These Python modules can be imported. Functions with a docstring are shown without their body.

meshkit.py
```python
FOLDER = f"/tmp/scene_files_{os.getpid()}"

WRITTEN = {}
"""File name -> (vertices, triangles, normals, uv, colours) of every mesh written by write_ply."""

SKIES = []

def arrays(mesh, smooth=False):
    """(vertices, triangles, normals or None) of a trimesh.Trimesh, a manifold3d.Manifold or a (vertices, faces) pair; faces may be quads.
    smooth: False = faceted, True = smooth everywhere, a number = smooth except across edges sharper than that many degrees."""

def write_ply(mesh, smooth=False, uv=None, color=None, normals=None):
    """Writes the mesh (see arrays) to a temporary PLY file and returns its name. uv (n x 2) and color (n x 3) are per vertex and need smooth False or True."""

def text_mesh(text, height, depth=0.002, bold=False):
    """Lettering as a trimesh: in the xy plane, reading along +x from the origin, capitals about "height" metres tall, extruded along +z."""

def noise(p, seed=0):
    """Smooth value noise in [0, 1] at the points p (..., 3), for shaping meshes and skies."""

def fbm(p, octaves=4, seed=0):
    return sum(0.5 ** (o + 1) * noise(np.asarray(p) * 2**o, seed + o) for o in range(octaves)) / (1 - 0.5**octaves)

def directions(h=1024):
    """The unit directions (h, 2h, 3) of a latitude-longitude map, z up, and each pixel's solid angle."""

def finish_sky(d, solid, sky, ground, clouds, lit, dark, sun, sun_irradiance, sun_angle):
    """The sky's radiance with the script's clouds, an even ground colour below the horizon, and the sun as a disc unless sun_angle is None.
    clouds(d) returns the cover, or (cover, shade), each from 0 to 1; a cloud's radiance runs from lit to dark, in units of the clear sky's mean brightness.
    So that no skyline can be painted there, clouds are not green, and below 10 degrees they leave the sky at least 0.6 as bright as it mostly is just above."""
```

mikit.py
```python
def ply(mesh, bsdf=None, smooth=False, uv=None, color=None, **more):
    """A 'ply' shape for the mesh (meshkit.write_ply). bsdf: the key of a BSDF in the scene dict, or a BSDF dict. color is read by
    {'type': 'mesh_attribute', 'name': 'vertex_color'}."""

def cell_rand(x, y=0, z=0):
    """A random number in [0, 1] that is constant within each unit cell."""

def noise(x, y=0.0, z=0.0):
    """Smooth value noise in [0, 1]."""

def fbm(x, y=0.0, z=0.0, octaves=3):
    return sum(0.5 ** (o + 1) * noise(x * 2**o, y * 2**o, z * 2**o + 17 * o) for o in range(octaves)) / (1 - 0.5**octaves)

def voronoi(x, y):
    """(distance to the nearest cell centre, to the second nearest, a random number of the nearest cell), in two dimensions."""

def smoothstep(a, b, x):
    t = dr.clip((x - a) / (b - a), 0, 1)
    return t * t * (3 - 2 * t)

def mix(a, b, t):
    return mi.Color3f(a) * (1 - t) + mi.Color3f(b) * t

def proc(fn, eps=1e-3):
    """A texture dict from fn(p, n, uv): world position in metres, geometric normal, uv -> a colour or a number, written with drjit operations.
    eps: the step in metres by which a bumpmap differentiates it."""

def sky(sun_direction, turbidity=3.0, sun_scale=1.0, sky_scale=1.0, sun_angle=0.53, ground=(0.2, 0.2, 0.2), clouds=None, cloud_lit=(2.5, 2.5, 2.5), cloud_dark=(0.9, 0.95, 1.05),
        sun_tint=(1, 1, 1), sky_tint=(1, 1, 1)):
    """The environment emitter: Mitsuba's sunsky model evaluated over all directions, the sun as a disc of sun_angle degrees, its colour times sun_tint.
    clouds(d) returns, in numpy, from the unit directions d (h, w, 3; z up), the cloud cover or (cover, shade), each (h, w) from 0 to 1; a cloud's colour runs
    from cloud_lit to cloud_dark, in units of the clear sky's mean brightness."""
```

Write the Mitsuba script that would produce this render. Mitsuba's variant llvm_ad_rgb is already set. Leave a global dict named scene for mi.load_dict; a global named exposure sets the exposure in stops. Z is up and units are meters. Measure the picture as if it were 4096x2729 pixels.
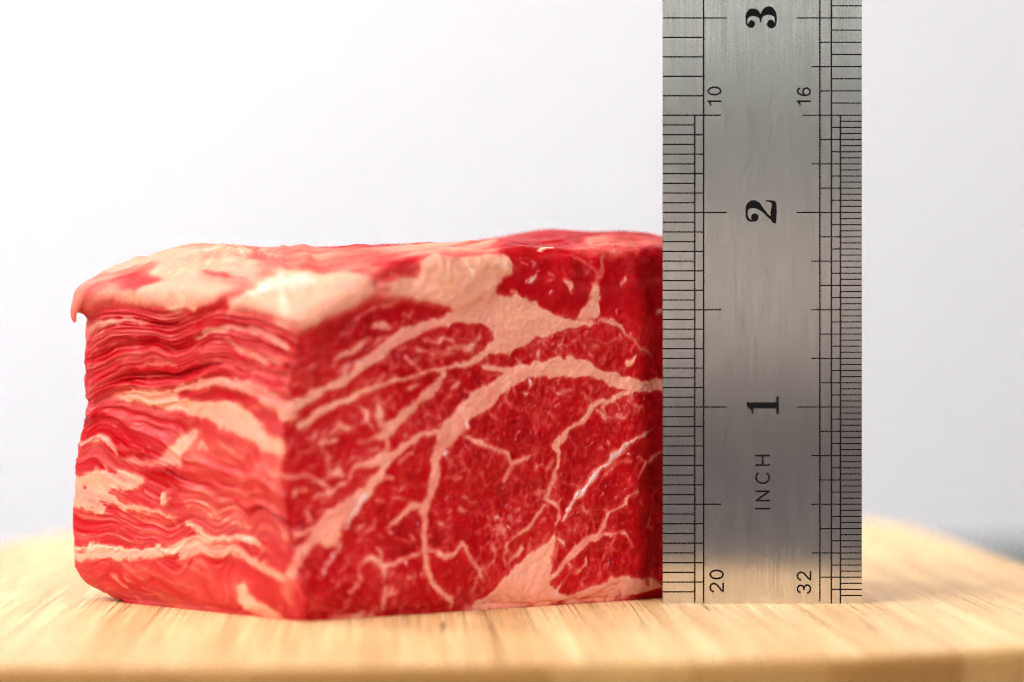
# A raw marbled beef block and a steel inch ruler standing on a bamboo cutting board, photographed close up against a white backdrop.
import math, numpy as np, trimesh, manifold3d as m3
import mitsuba as mi, drjit as dr, mikit, meshkit
from mikit import proc, ply, fbm, noise, smoothstep, mix
from shapely.geometry import Polygon, Point, box, MultiPoint, LineString
from shapely.ops import unary_union
from shapely import affinity
from scipy.interpolate import RBFInterpolator, PchipInterpolator
from scipy.ndimage import gaussian_filter1d, gaussian_filter, label as nd_label, zoom as nd_zoom
T = mi.ScalarTransform4f
scene, labels = {}, {}
MM = 0.001

# ================================================================ camera, lamps, exposure
exposure = 0.0
EYE = (0, -.400, .0343)
scene['camera'] = {'type': 'thinlens', 'to_world': T().look_at(origin=EYE, target=(0, 0, .0343), up=(0, 0, 1)),
                   'fov': 2 * math.degrees(math.atan(66.85 / 400)), 'fov_axis': 'x', 'aperture_radius': .0052,
                   'focus_distance': .4005, 'near_clip': .01, 'far_clip': 20.0}

def mat(key, d): scene[key] = d
def tag(key, label, cat, group=None, kind=None):
    labels[key] = {k: v for k, v in (('label', label), ('category', cat), ('group', group), ('kind', kind)) if v}
def rgb(*c): return {'type': 'rgb', 'value': list(c)}

def softbox(key, pos, aim, w, h, radiance, label):
    """a studio softbox: a lit diffuser in a shallow black housing"""
    to = T().look_at(origin=pos, target=aim, up=(0.02, 0.05, 1))
    scene[key + '__diffuser'] = {'type': 'rectangle', 'to_world': to @ T().scale((w / 2, h / 2, 1)),
                                 'emitter': {'type': 'area', 'radiance': rgb(*radiance)}, 'bsdf': {'type': 'ref', 'id': 'black_cloth'}}
    hull = m3.Manifold.hull_points(np.array([(sx * w / 2 * k, sy * h / 2 * k, z) for sx in (-1, 1) for sy in (-1, 1) for k, z in ((1.03, -.004), (.3, -.22))]))
    scene[key + '__housing'] = ply(hull, 'black_cloth', to_world=to)
    tag(key, label, 'softbox')

mat('black_cloth', {'type': 'twosided', 'bsdf': {'type': 'diffuse', 'reflectance': rgb(.03, .03, .03)}})
softbox('key_softbox', (-.80, -.62, .78), (0, 0, .03), .8, .8, (7.0, 6.85, 6.65), 'large square softbox lighting the scene from the upper left front')
softbox('overhead_softbox', (-.15, .12, 1.05), (-.12, .15, 0), 1.1, .8, (1.6, 1.6, 1.6), 'wide softbox hanging above the cutting board')
softbox('front_fill', (.78, -1.02, .72), (0, 0, .03), .8, .65, (7.2, 7.1, 7.0), 'fill softbox added at the right front to brighten the cut face of the meat')  # added fill lamp that lifts the front face
softbox('backdrop_softbox', (-.55, .28, .55), (-.10, 1.1, .14), .6, .6, (10.4, 10.3, 10.5), 'softbox at the left turned towards the white backdrop')
softbox('wall_bounce_fill', (-1.0, -1.10, .50), (0, -1.9, .10), .4, .4, (42., 41., 39.6), 'small unseen softbox added to brighten the banded wall that the ruler reflects')  # added lamp: brightens the wall bands mirrored in the steel

# ================================================================ setting
mat('white_paper', {'type': 'twosided', 'bsdf': {'type': 'diffuse', 'reflectance': proc(lambda p, n, uv: mi.Color3f(.868, .852, .866) * (.99 + .02 * fbm(p.x * 6, p.z * 6, 1.0)))}})
def reflection_bands(p):
    # made-up dark and pale bands, shaped for what the ruler mirrors
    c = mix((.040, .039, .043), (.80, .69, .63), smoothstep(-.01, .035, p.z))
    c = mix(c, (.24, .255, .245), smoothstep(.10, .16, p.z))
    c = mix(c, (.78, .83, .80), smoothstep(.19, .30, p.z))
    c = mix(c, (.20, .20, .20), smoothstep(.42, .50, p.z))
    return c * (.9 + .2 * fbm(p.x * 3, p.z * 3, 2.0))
mat('reflection_wall', {'type': 'twosided', 'bsdf': {'type': 'diffuse', 'reflectance': proc(lambda p, n, uv: mi.Color3f(1, 1, 1) * reflection_bands(p))}})
TA = math.radians(19)
def table_col(p, n, uv):
    e = (p.y - .415) * math.cos(TA) - p.x * math.sin(TA)
    g = fbm(p.x * 90, p.y * 3, 1.0)
    return mix(mix((.036, .029, .031), (.056, .044, .046), g), (.11, .12, .115), smoothstep(-.10, -.08, e))
mat('table_top', {'type': 'twosided', 'bsdf': {'type': 'principled', 'base_color': proc(table_col), 'roughness': .55, 'specular': .3}})
scene['backdrop'] = ply(trimesh.creation.box((4.4, .01, 3.2), trimesh.transformations.translation_matrix((0, 1.105, .75))), 'white_paper')
tag('backdrop', 'plain white paper backdrop standing behind the cutting board', 'backdrop', kind='structure')
scene['table'] = ply(trimesh.creation.box((3.4, 1.7, .03), trimesh.transformations.translation_matrix((0, .415, -.0371)) @ trimesh.transformations.rotation_matrix(TA, (0, 0, 1)) @ trimesh.transformations.translation_matrix((0, -.85, 0))), 'table_top')
tag('table', 'dark reddish brown table top with a grey green edge under the cutting board', 'table', kind='structure')
scene['wall'] = ply(trimesh.creation.box((4.4, .05, 2.6), trimesh.transformations.translation_matrix((0, -1.9, 1.25))), 'reflection_wall')
tag('wall', 'unseen wall added opposite the backdrop, toned in bands for the ruler to reflect', 'wall', kind='structure')
# ================================================================ cutting board of bamboo strips
BOARD_H = 22.0
outline = np.array([(-54,-75),(-35,-76),(-17,-75),(20,-69.3),(37,-65),(57.6,-55),(71,-38),(79,-10),(81,35),(79.4,75),(74.6,165),(68,190),(52,204),(20,210),(-30,208),(-62,192),(-77,165),(-83,140),(-88,112),(-92,60),(-92,0),(-88,-40),(-75,-67)], float)
outline = np.array(Polygon(outline).buffer(-6).buffer(6, quad_segs=10).exterior.coords)[:-1]
def board_solid(r=1.6):
    pts = []
    for k in range(10):
        a = k / 9 * math.pi / 2
        ring = np.array(Polygon(outline).buffer(-r * (1 - math.sin(a))).exterior.coords)[:-1]
        pts += [np.c_[ring, np.full(len(ring), -r * (1 - math.cos(a)))], np.c_[ring, np.full(len(ring), -BOARD_H + r * (1 - math.cos(a)))]]
    return m3.Manifold.hull_points(np.vstack(pts))
ANG = math.radians(2.1)
def wood_color(p, n, uv):
    # millimetres in the board's own frame: a across the grain, b along it
    a = (p.x * math.cos(ANG) + p.y * math.sin(ANG)) * 1000; b = (-p.x * math.sin(ANG) + p.y * math.cos(ANG)) * 1000; c = p.z * 1000
    st = dr.floor((a + 200) / 15.5)
    tone = mikit.cell_rand(st, 3, 1)
    wob = (noise(a * .12, b * .02, st) - .5) * 2.0
    q = (a + wob * .5 + (noise(a * .9, b * .008, 6) - .5) * 1.4) * 1.65 + st * 13
    k = dr.floor(q); fr = q - k
    strand = mikit.cell_rand(k, dr.floor(b * .011 + mikit.cell_rand(k, 9, 2) * 9), 7)
    q2 = (a + wob * .6) * 3.1 + st * 5
    k2 = dr.floor(q2); fr2 = q2 - k2
    strand2 = mikit.cell_rand(k2, dr.floor(b * .03 + mikit.cell_rand(k2, 4, 2) * 9), 3)
    g1 = fbm((a + wob) * .5, b * .012, c * .8 + st * 7, 2)
    base = mix((.68, .39, .165), (.88, .605, .31), dr.clip(.5 + (tone - .5) * .35 + (g1 - .5) * .8 + (strand - .5) * .55 + (strand2 - .5) * .40, 0, 1))
    gap = smoothstep(.165, .05, dr.abs(fr - .5)) * (.35 + .55 * mikit.cell_rand(k, 2, 6)) * smoothstep(.22, .40, noise(k * 3.7, b * .045, 5)) * (.6 + .4 * noise(k * 1.3, b * .25, 8))
    pore = smoothstep(.32, .08, dr.abs(fr2 - .5)) * smoothstep(.62, .85, noise(k2 * 5.1, b * .06, 2)) * smoothstep(.25, .6, noise(k2 * 2.3, b * .3, 1))
    base = mix(base, (.13, .05, .016), dr.clip(1.1 * gap + .6 * pore, 0, .95))
    # sawn ends: denser dark fibre bundles
    end = smoothstep(.5, .8, dr.abs(n.y))
    d, d2, r = mikit.voronoi(a * 1.6, c * 1.6)
    endc = mix((.42, .19, .045), (.58, .31, .10), dr.clip(.5 + (tone - .5) * 1.6 + (noise(a * .2, c * .35, 4) - .5) * .8, 0, 1))
    endc = mix(endc, (.42, .20, .045), .55 * smoothstep(.34, .12, d))
    return mix(base, endc, end)
def wood_height(p, n, uv):
    a = (p.x * math.cos(ANG) + p.y * math.sin(ANG)) * 1000; b = (-p.x * math.sin(ANG) + p.y * math.cos(ANG)) * 1000
    return .00012 * noise(a * 4.5, b * .035, p.z * 3000) + .0001 * noise(a * 1.6, b * .02, 3)
mat('bamboo', {'type': 'twosided', 'bsdf': {'type': 'bumpmap', 'scale': 1.0, 'arbitrary': proc(wood_height, eps=5e-5),
     'bsdf': {'type': 'principled', 'base_color': proc(wood_color), 'roughness': .48, 'specular': .35}}})
solid = board_solid()
k = 0
for i in range(-7, 7):
    a0, a1 = i * 15.5 - 200 % 15.5 + .03, (i + 1) * 15.5 - 200 % 15.5 - .03
    ca, sa = math.cos(ANG), math.sin(ANG)
    cutter = m3.Manifold.cube((a1 - a0, 800, 60), True).translate(((a0 + a1) / 2, 0, -20)).rotate((0, 0, math.degrees(ANG)))
    strip = solid ^ cutter
    if strip.volume() < 1: continue
    m = strip.to_mesh(); tm = trimesh.Trimesh(m.vert_properties[:, :3] * MM, m.tri_verts)
    scene['cutting_board__strip' + ('_%03d' % k if k else '')] = ply(tm, 'bamboo')
    k += 1
tag('cutting_board', 'pale bamboo cutting board with rounded corners under the meat and ruler', 'cutting board')
# ================================================================ steel ruler, marks engraved and filled black
RX, RW, RH, RT, ENG = 19.68, 26.0, 152.4, .9, .12          # left edge, width, length, thickness, engraving depth (mm)
ZERO = .28
def brush(path):
    """a pen stroke of changing radius"""
    disks = [Point(x, y).buffer(r, quad_segs=10) for x, y, r in path]
    return unary_union([MultiPoint([*a.exterior.coords, *b.exterior.coords]).convex_hull for a, b in zip(disks, disks[1:])])
def spline(path, n=6):
    p = np.array(path, float); t = np.arange(len(p)); f = PchipInterpolator(t, p)
    return f(np.linspace(0, len(p) - 1, n * (len(p) - 1) + 1))
def arc(cx, cy, rx, ry, a0, a1, r, n=24):
    return [(cx + rx * math.cos(math.radians(a)), cy + ry * math.sin(math.radians(a)), r) for a in np.linspace(a0, a1, n)]
B = .058
GLYPH = {   # capital height 1, x to the right; sans figures of a single pen weight
  '0': (.62, brush(arc(.31, .5, .25, .44, 0, 360, B))),
  '1': (.50, unary_union([brush([(.34, B, B), (.34, 1 - B, B)]), brush([(.10, .76, B), (.20, .80, B), (.29, .88, B), (.34, 1 - B, B)])])),
  '2': (.66, unary_union([brush(arc(.32, .69, .245, .25, 172, -25, B) + [(.50, .50, B), (.34, .34, B), (.17, .20, B), (.085, B, B)]), brush([(.085, B, B), (.58, B, B)])])),
  '3': (.66, unary_union([brush(arc(.31, .715, .225, .225, 165, -75, B)), brush([(.27, .505, B), (.34, .505, B)]), brush(arc(.31, .275, .25, .22, 80, -168, B))])),
  '6': (.66, unary_union([brush(arc(.32, .31, .245, .25, 0, 360, B)), brush([(.085, .34, B), (.085, .52, B), (.12, .70, B), (.20, .86, B), (.33, .94, B), (.45, .92, B), (.54, .80, B)])])),
  'I': (.20, brush([(.1, B, B), (.1, 1 - B, B)])),
  'N': (.80, unary_union([brush([(.1, B, B), (.1, 1 - B, B)]), brush([(.1, 1 - B, B), (.7, B, B)]), brush([(.7, B, B), (.7, 1 - B, B)])])),
  'C': (.84, brush(arc(.46, .5, .37, .44, 42, 318, B))),
  'H': (.80, unary_union([brush([(.1, B, B), (.1, 1 - B, B)]), brush([(.1, .5, B), (.7, .5, B)]), brush([(.7, B, B), (.7, 1 - B, B)])]))}
SERIF = {   # fat-face figures with ball terminals
  '1': unary_union([box(.22, .02, .48, .97), brush([(.02, .038, .038), (.70, .038, .038)]), brush([(.24, .07, .035), (.17, .05, .02), (.1, .038, .038)]), brush([(.46, .07, .035), (.53, .05, .02), (.62, .038, .038)]),
        Polygon([(.0, .79), (.0, .835), (.06, .84), (.16, .87), (.25, .92), (.31, .99), (.48, 1.0), (.48, .8), (.3, .79), (.2, .785)])]),
  '2': unary_union([brush([(.175, .70, .115), (.19, .72, .10)]), brush(spline([(.09, .72, .035), (.085, .82, .032), (.14, .92, .035), (.27, .965, .035), (.40, .955, .045), (.51, .88, .09), (.555, .76, .115), (.53, .64, .105), (.44, .51, .07), (.32, .38, .042), (.2, .25, .035), (.11, .12, .04), (.07, .05, .045)])),
        brush(spline([(.06, .06, .055), (.15, .105, .09), (.30, .10, .10), (.45, .085, .085), (.57, .09, .07), (.63, .17, .035), (.65, .34, .018)]))]),
  '3': unary_union([brush([(.155, .80, .105), (.165, .81, .10)]), brush([(.155, .20, .115), (.17, .19, .11)]),
        brush(spline([(.07, .80, .03), (.10, .90, .03), (.19, .965, .03), (.30, .965, .035), (.42, .91, .075), (.485, .79, .11), (.47, .67, .10), (.39, .57, .06), (.30, .525, .033), (.22, .52, .028)])),
        brush(spline([(.22, .52, .028), (.32, .51, .033), (.43, .45, .065), (.52, .34, .11), (.535, .24, .12), (.47, .12, .085), (.34, .04, .038), (.22, .035, .032), (.11, .075, .03), (.055, .17, .03)]))])}
def up(g, size, x_base, z0):
    """lettering that reads up the ruler: its baseline at x_base, tops to the left, starting at z0"""
    return affinity.affine_transform(g, [0, -size, size, 0, x_base, z0])
marks = []          # (kind, shape, label)
lw = .19
def vline(x, z0, z1, w=lw): marks.append(('scale_line', box(x - w / 2, z0, x + w / 2, z1), None))
def tick(x0, x1, z, w=.18): marks.append(('tick', box(min(x0, x1), z - w / 2, max(x0, x1), z + w / 2), None))
HALF = ZERO + 63.5
vline(4.19, .15, HALF); vline(5.34, .12, RH); vline(20.52, .3, RH); vline(22.02, -.1, RH); vline(23.2, -.1, HALF)
for n in range(1, 121):                                        # left edge: twentieths, then tenths
    z = ZERO + n * 1.27
    if n > 50 and n % 2: continue
    if n % 20 == 0: x = 8.37
    elif n % 10 == 0: x = 7.6
    elif n > 50: x = 5.25
    elif n % 2 == 0: x = 5.25
    else: x = 4.12
    tick(-.1, x, z)
for n in range(1, 193):                                        # right edge: thirty-seconds, then sixteenths
    z = ZERO + n * 25.4 / 32
    if n > 80 and n % 2: continue
    if n % 32 == 0: x = 17.5
    elif n % 16 == 0: x = 18.2 if n >= 80 else 19.4
    elif n % 8 == 0: x = 19.4
    elif n % 4 == 0: x = 20.6
    elif n % 2 == 0: x = 22.08
    else: x = 23.27
    tick(RW + .1, x, z, .16)
for ch, xb, z0, z1 in (('3', 14.9, 75.1, 78.0), ('2', 14.9, 49.65, 52.7), ('1', 15.15, 24.75, 27.1)):
    g = SERIF[ch]; b = g.bounds; size = 4.1 if ch != '1' else 4.2
    g = affinity.translate(g, -b[0], -b[1]); wz = (z1 - z0) / (b[2] - b[0]) / size
    marks.append(('numeral', up(affinity.scale(g, wz, 1 / (b[3] - b[1]), origin=(0, 0)), size, xb, z0), 'large black serif numeral ' + ch))
def word(text, size, xb, z, gap, stretch, label):
    for ch in text:
        wd, g = GLYPH[ch]
        marks.append(('numeral' if ch.isdigit() else 'letter', up(affinity.scale(g, stretch, 1, origin=(0, 0)), size, xb, z), label))
        z += (wd * stretch + gap) * size
word('20', 1.92, 8.0, 1.42, .16, 1.12, 'small engraved figures 20'); word('32', 1.92, 19.4, 1.30, .16, 1.06, 'small engraved figures 32')
word('10', 1.86, 7.68, 64.95, .22, 1.05, 'small engraved figures 10'); word('16', 1.86, 19.35, 64.95, .16, 1.05, 'small engraved figures 16')
word('INCH', 1.95, 14.02, 12.2, .33, 1.05, 'engraved word INCH')
face = box(0, 0, RW, RH)
cut = unary_union([m[1] for m in marks]).buffer(.004)
def extrude(shape, y0, y1):
    parts = []
    for g in getattr(shape, 'geoms', [shape]):
        if g.area < 1e-4: continue
        parts.append(trimesh.creation.extrude_polygon(g, y1 - y0, engine='earcut'))
    m = trimesh.util.concatenate(parts)
    v = m.vertices.copy(); m.vertices = np.c_[v[:, 0] + RX, y1 - v[:, 2], v[:, 1]] * MM     # shape x, up -> x, z; depth -> y
    m.faces = m.faces[:, ::-1] if np.linalg.det([[1, 0, 0], [0, 0, -1], [0, 1, 0]]) < 0 else m.faces
    return m
def face_uv(m): return np.c_[m.vertices[:, 0], m.vertices[:, 2]] / .1
def steel(p, n, uv):
    x, z = p.x * 1000, p.z * 1000
    streak = noise(x * 6.1, z * .16, 1) * .6 + noise(x * 11.3, z * .3, 2) * .6 + noise(x * 1.4, z * .03, 7) * .08
    k = 1 + (streak - .64) * .38
    speck = smoothstep(.93, .97, noise(x * 6, z * 6, 9)) * .25
    return mi.Color3f(.88, .862, .838) * dr.clip(k + speck * .3, .5, 1.4)
mat('brushed_steel', {'type': 'roughconductor', 'distribution': 'ggx', 'alpha_u': .15, 'alpha_v': .016, 'specular_reflectance': proc(steel), 'eta': rgb(2.0, 2.0, 2.0), 'k': rgb(6.5, 6.4, 6.2)})
mat('brushed_steel_two', {'type': 'twosided', 'bsdf': {'type': 'ref', 'id': 'brushed_steel'}})
mat('black_fill', {'type': 'twosided', 'bsdf': {'type': 'principled', 'base_color': rgb(.008, .0075, .0075), 'roughness': .6, 'specular': .06}})
bm = extrude(face.difference(cut), 0, ENG)
scene['ruler__face'] = ply(bm, 'brushed_steel_two', uv=face_uv(bm))
bk = extrude(face, ENG, RT)
scene['ruler__back'] = ply(bk, 'brushed_steel_two', uv=face_uv(bk))
count = {}
for kind, shape, lab in marks:
    shape = shape.intersection(box(.0, .0, RW, RH)).buffer(-.004)
    if shape.is_empty: continue
    if shape.bounds[1] > 82: continue                          # above the frame: left out
    n = count.get(kind, 0); count[kind] = n + 1
    key = 'ruler__' + kind + ('_%03d' % n if n else '')
    scene[key] = ply(extrude(shape, ENG - .06, ENG - .004), 'black_fill')
    if lab: labels[key] = {'label': lab}
tag('ruler', 'upright brushed steel inch ruler with black engraved scales beside the meat', 'ruler')

# ================================================================ the beef block
# ---------------------------------------------------------------- meat base surface (millimetres)
CORNER = np.array([-25.2, -27.7]); F_DIR = np.array([.796, .606]); L_DIR = np.array([-.696, .718])
R_END = CORNER + F_DIR * 80; L_END = CORNER + L_DIR * 49.6
PLAN = np.array([CORNER, R_END, [30, 46], [-4, 50], [-42, 27], L_END])

def perimeter():
    pts = np.vstack([PLAN, PLAN[:1]])
    seg = np.linalg.norm(np.diff(pts, axis=0), axis=1); cum = np.r_[0, np.cumsum(seg)]
    total = cum[-1]; n = int(total / .1); a = np.arange(n) * total / n
    xy = np.stack([np.interp(a, cum, pts[:, k]) for k in (0, 1)], 1)
    sharp = gaussian_filter1d(xy, .9 / .1, axis=0, mode='wrap'); soft = gaussian_filter1d(xy, 3.2 / .1, axis=0, mode='wrap')
    d = np.minimum(a, total - a); t = np.clip((d - 6) / 12, 0, 1)[:, None]
    return a, sharp * (1 - t) + soft * t, total

ARC, RING, TOTAL = perimeter()
TOP = np.array([(-25.2,-27.7,37.6),(-28.5,-24.2,38.3),(-32.2,-20.5,39.6),(-39,-13.4,40.4),(-46,-6.2,40.4),(-52,.2,40.2),(-57.9,6,39.9),(-59.7,7.9,39.6),
  (-21.2,-24.7,39.6),(-18,-22.2,42),(-14,-19.2,44.0),(-9.3,-15.6,44.8),(-4.5,-11.9,45.2),(-1.3,-9.5,46.0),(6.6,-3.5,46.4),(14.6,2.6,46.6),(20.2,6.8,46.4),(30,14.7,45),(38.5,20.8,44),
  (-27,-16,42.5),(-28,-8,45),(-28,2,46.3),(-28,12,46.9),(-28,25,46),(-38,-4,43.8),(-44,2,44.8),(-41,0,45.0),(-45,10,46.0),(-42,24,44),(-53,5,42.2),(-54,10,43.4),
  (-20,-12,45),(-18,0,46.7),(-12,-8,46.2),(-10,10,47.4),(-10,25,47.2),(0,2,47.2),(2,15,48.2),(5,26,49.6),(1,30,47.6),(9,30,47.4),(10,12,47.6),(15,16,48.2),(18.5,22,49.3),(24,24,47.6),(28,32,46),(10,40,46),(-4,48,45),(30,44,44)], float)
_rbf = RBFInterpolator(TOP[:, :2], TOP[:, 2], kernel='thin_plate_spline', smoothing=.3)
def top_z(x, y): return _rbf(np.stack([np.ravel(x), np.ravel(y)], 1)).reshape(np.shape(x))

S_FINE = np.arange(-51.6, 60.01, .12)
S_ALL = np.r_[S_FINE, np.arange(61, TOTAL - 50, 1.5)]
N_SIDE, N_TOP = 350, 200
CORNER_SHIFT = np.array([(0,.3),(3,-.2),(6,-1.0),(9,-2.0),(13,-2.3),(18,-3.1),(24,-2.6),(29,-2.0),(33,-1.2),(37,-.6),(40,0),(60,0)], float)
LEFT_SHIFT = np.array([(0,4.2),(1.3,2.2),(2.4,1.0),(4.4,.1),(6.7,-.2),(9.5,-.2),(14,.1),(17.5,0),(22,.7),(26,1.25),(30,1.0),(33,1.4),(37.2,1.3),(38.6,-.1),(40.5,-.3),(43,0),(48,0),(60,0)], float)

def base_surface(s_all=S_ALL):
    """positions (rows, cols, 3) in mm and the arc length w (rows, cols) up each profile."""
    a = np.mod(s_all, TOTAL)
    ring = np.stack([np.interp(a, np.r_[ARC, TOTAL], np.r_[RING[:, k], RING[0, k]]) for k in (0, 1)], 1)
    A, B = np.array([-32, 10.]), np.array([18, 28.])
    u = np.clip(((ring - A) @ (B - A)) / ((B - A) @ (B - A)), 0, 1)[:, None]
    mid = A + (B - A) * u
    h = top_z(ring[:, 0], ring[:, 1])
    t = np.linspace(0, 1, N_SIDE)[:, None]
    z_side = t * h[None]
    inward = (mid - ring); inward /= np.linalg.norm(inward, axis=1, keepdims=True)
    tuck = 2.6 * np.clip(1 - z_side / 3.2, 0, 1) ** 2
    side = ring[None] + inward[None] * tuck[..., None]
    q = (np.linspace(0, 1, N_TOP + 1)[1:] ** 1.35)[:, None, None]
    top = ring[None] * (1 - q) + mid[None] * q
    z_top = top_z(top[..., 0], top[..., 1])
    P = np.concatenate([np.concatenate([side, z_side[..., None]], -1), np.concatenate([top, z_top[..., None]], -1)], 0)
    P[:N_SIDE + 60] = gaussian_filter1d(P, 11, axis=0, mode='nearest')[:N_SIDE + 60] * 1.0
    wide = gaussian_filter1d(P, 24, axis=0, mode='nearest'); f = np.clip((s_all - 26) / 6, 0, 1) * np.clip((72 - s_all) / 6, 0, 1)
    rows = np.exp(-((np.arange(len(P)) - N_SIDE) / 70.) ** 2)
    k = (f[None, :] * rows[:, None])[..., None]; P = P * (1 - k) + wide * k
    P[0, :, 2] = 0; P[:, :, 2] = np.maximum(P[:, :, 2], 0)
    s = np.where(s_all > TOTAL / 2, s_all - TOTAL, s_all)[None]
    z = P[..., 2]
    P[..., 0] += np.interp(z, *CORNER_SHIFT.T) * np.exp(-(s / 9.) ** 2)
    lw = np.clip((-s - 38) / 10, 0, 1); lw = lw * lw * (3 - 2 * lw)
    P[..., 0] += np.interp(z, *LEFT_SHIFT.T) * lw
    w = np.r_[np.zeros((1, P.shape[1])), np.cumsum(np.linalg.norm(np.diff(P, axis=0), axis=2), axis=0)]
    return P, w
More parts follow.
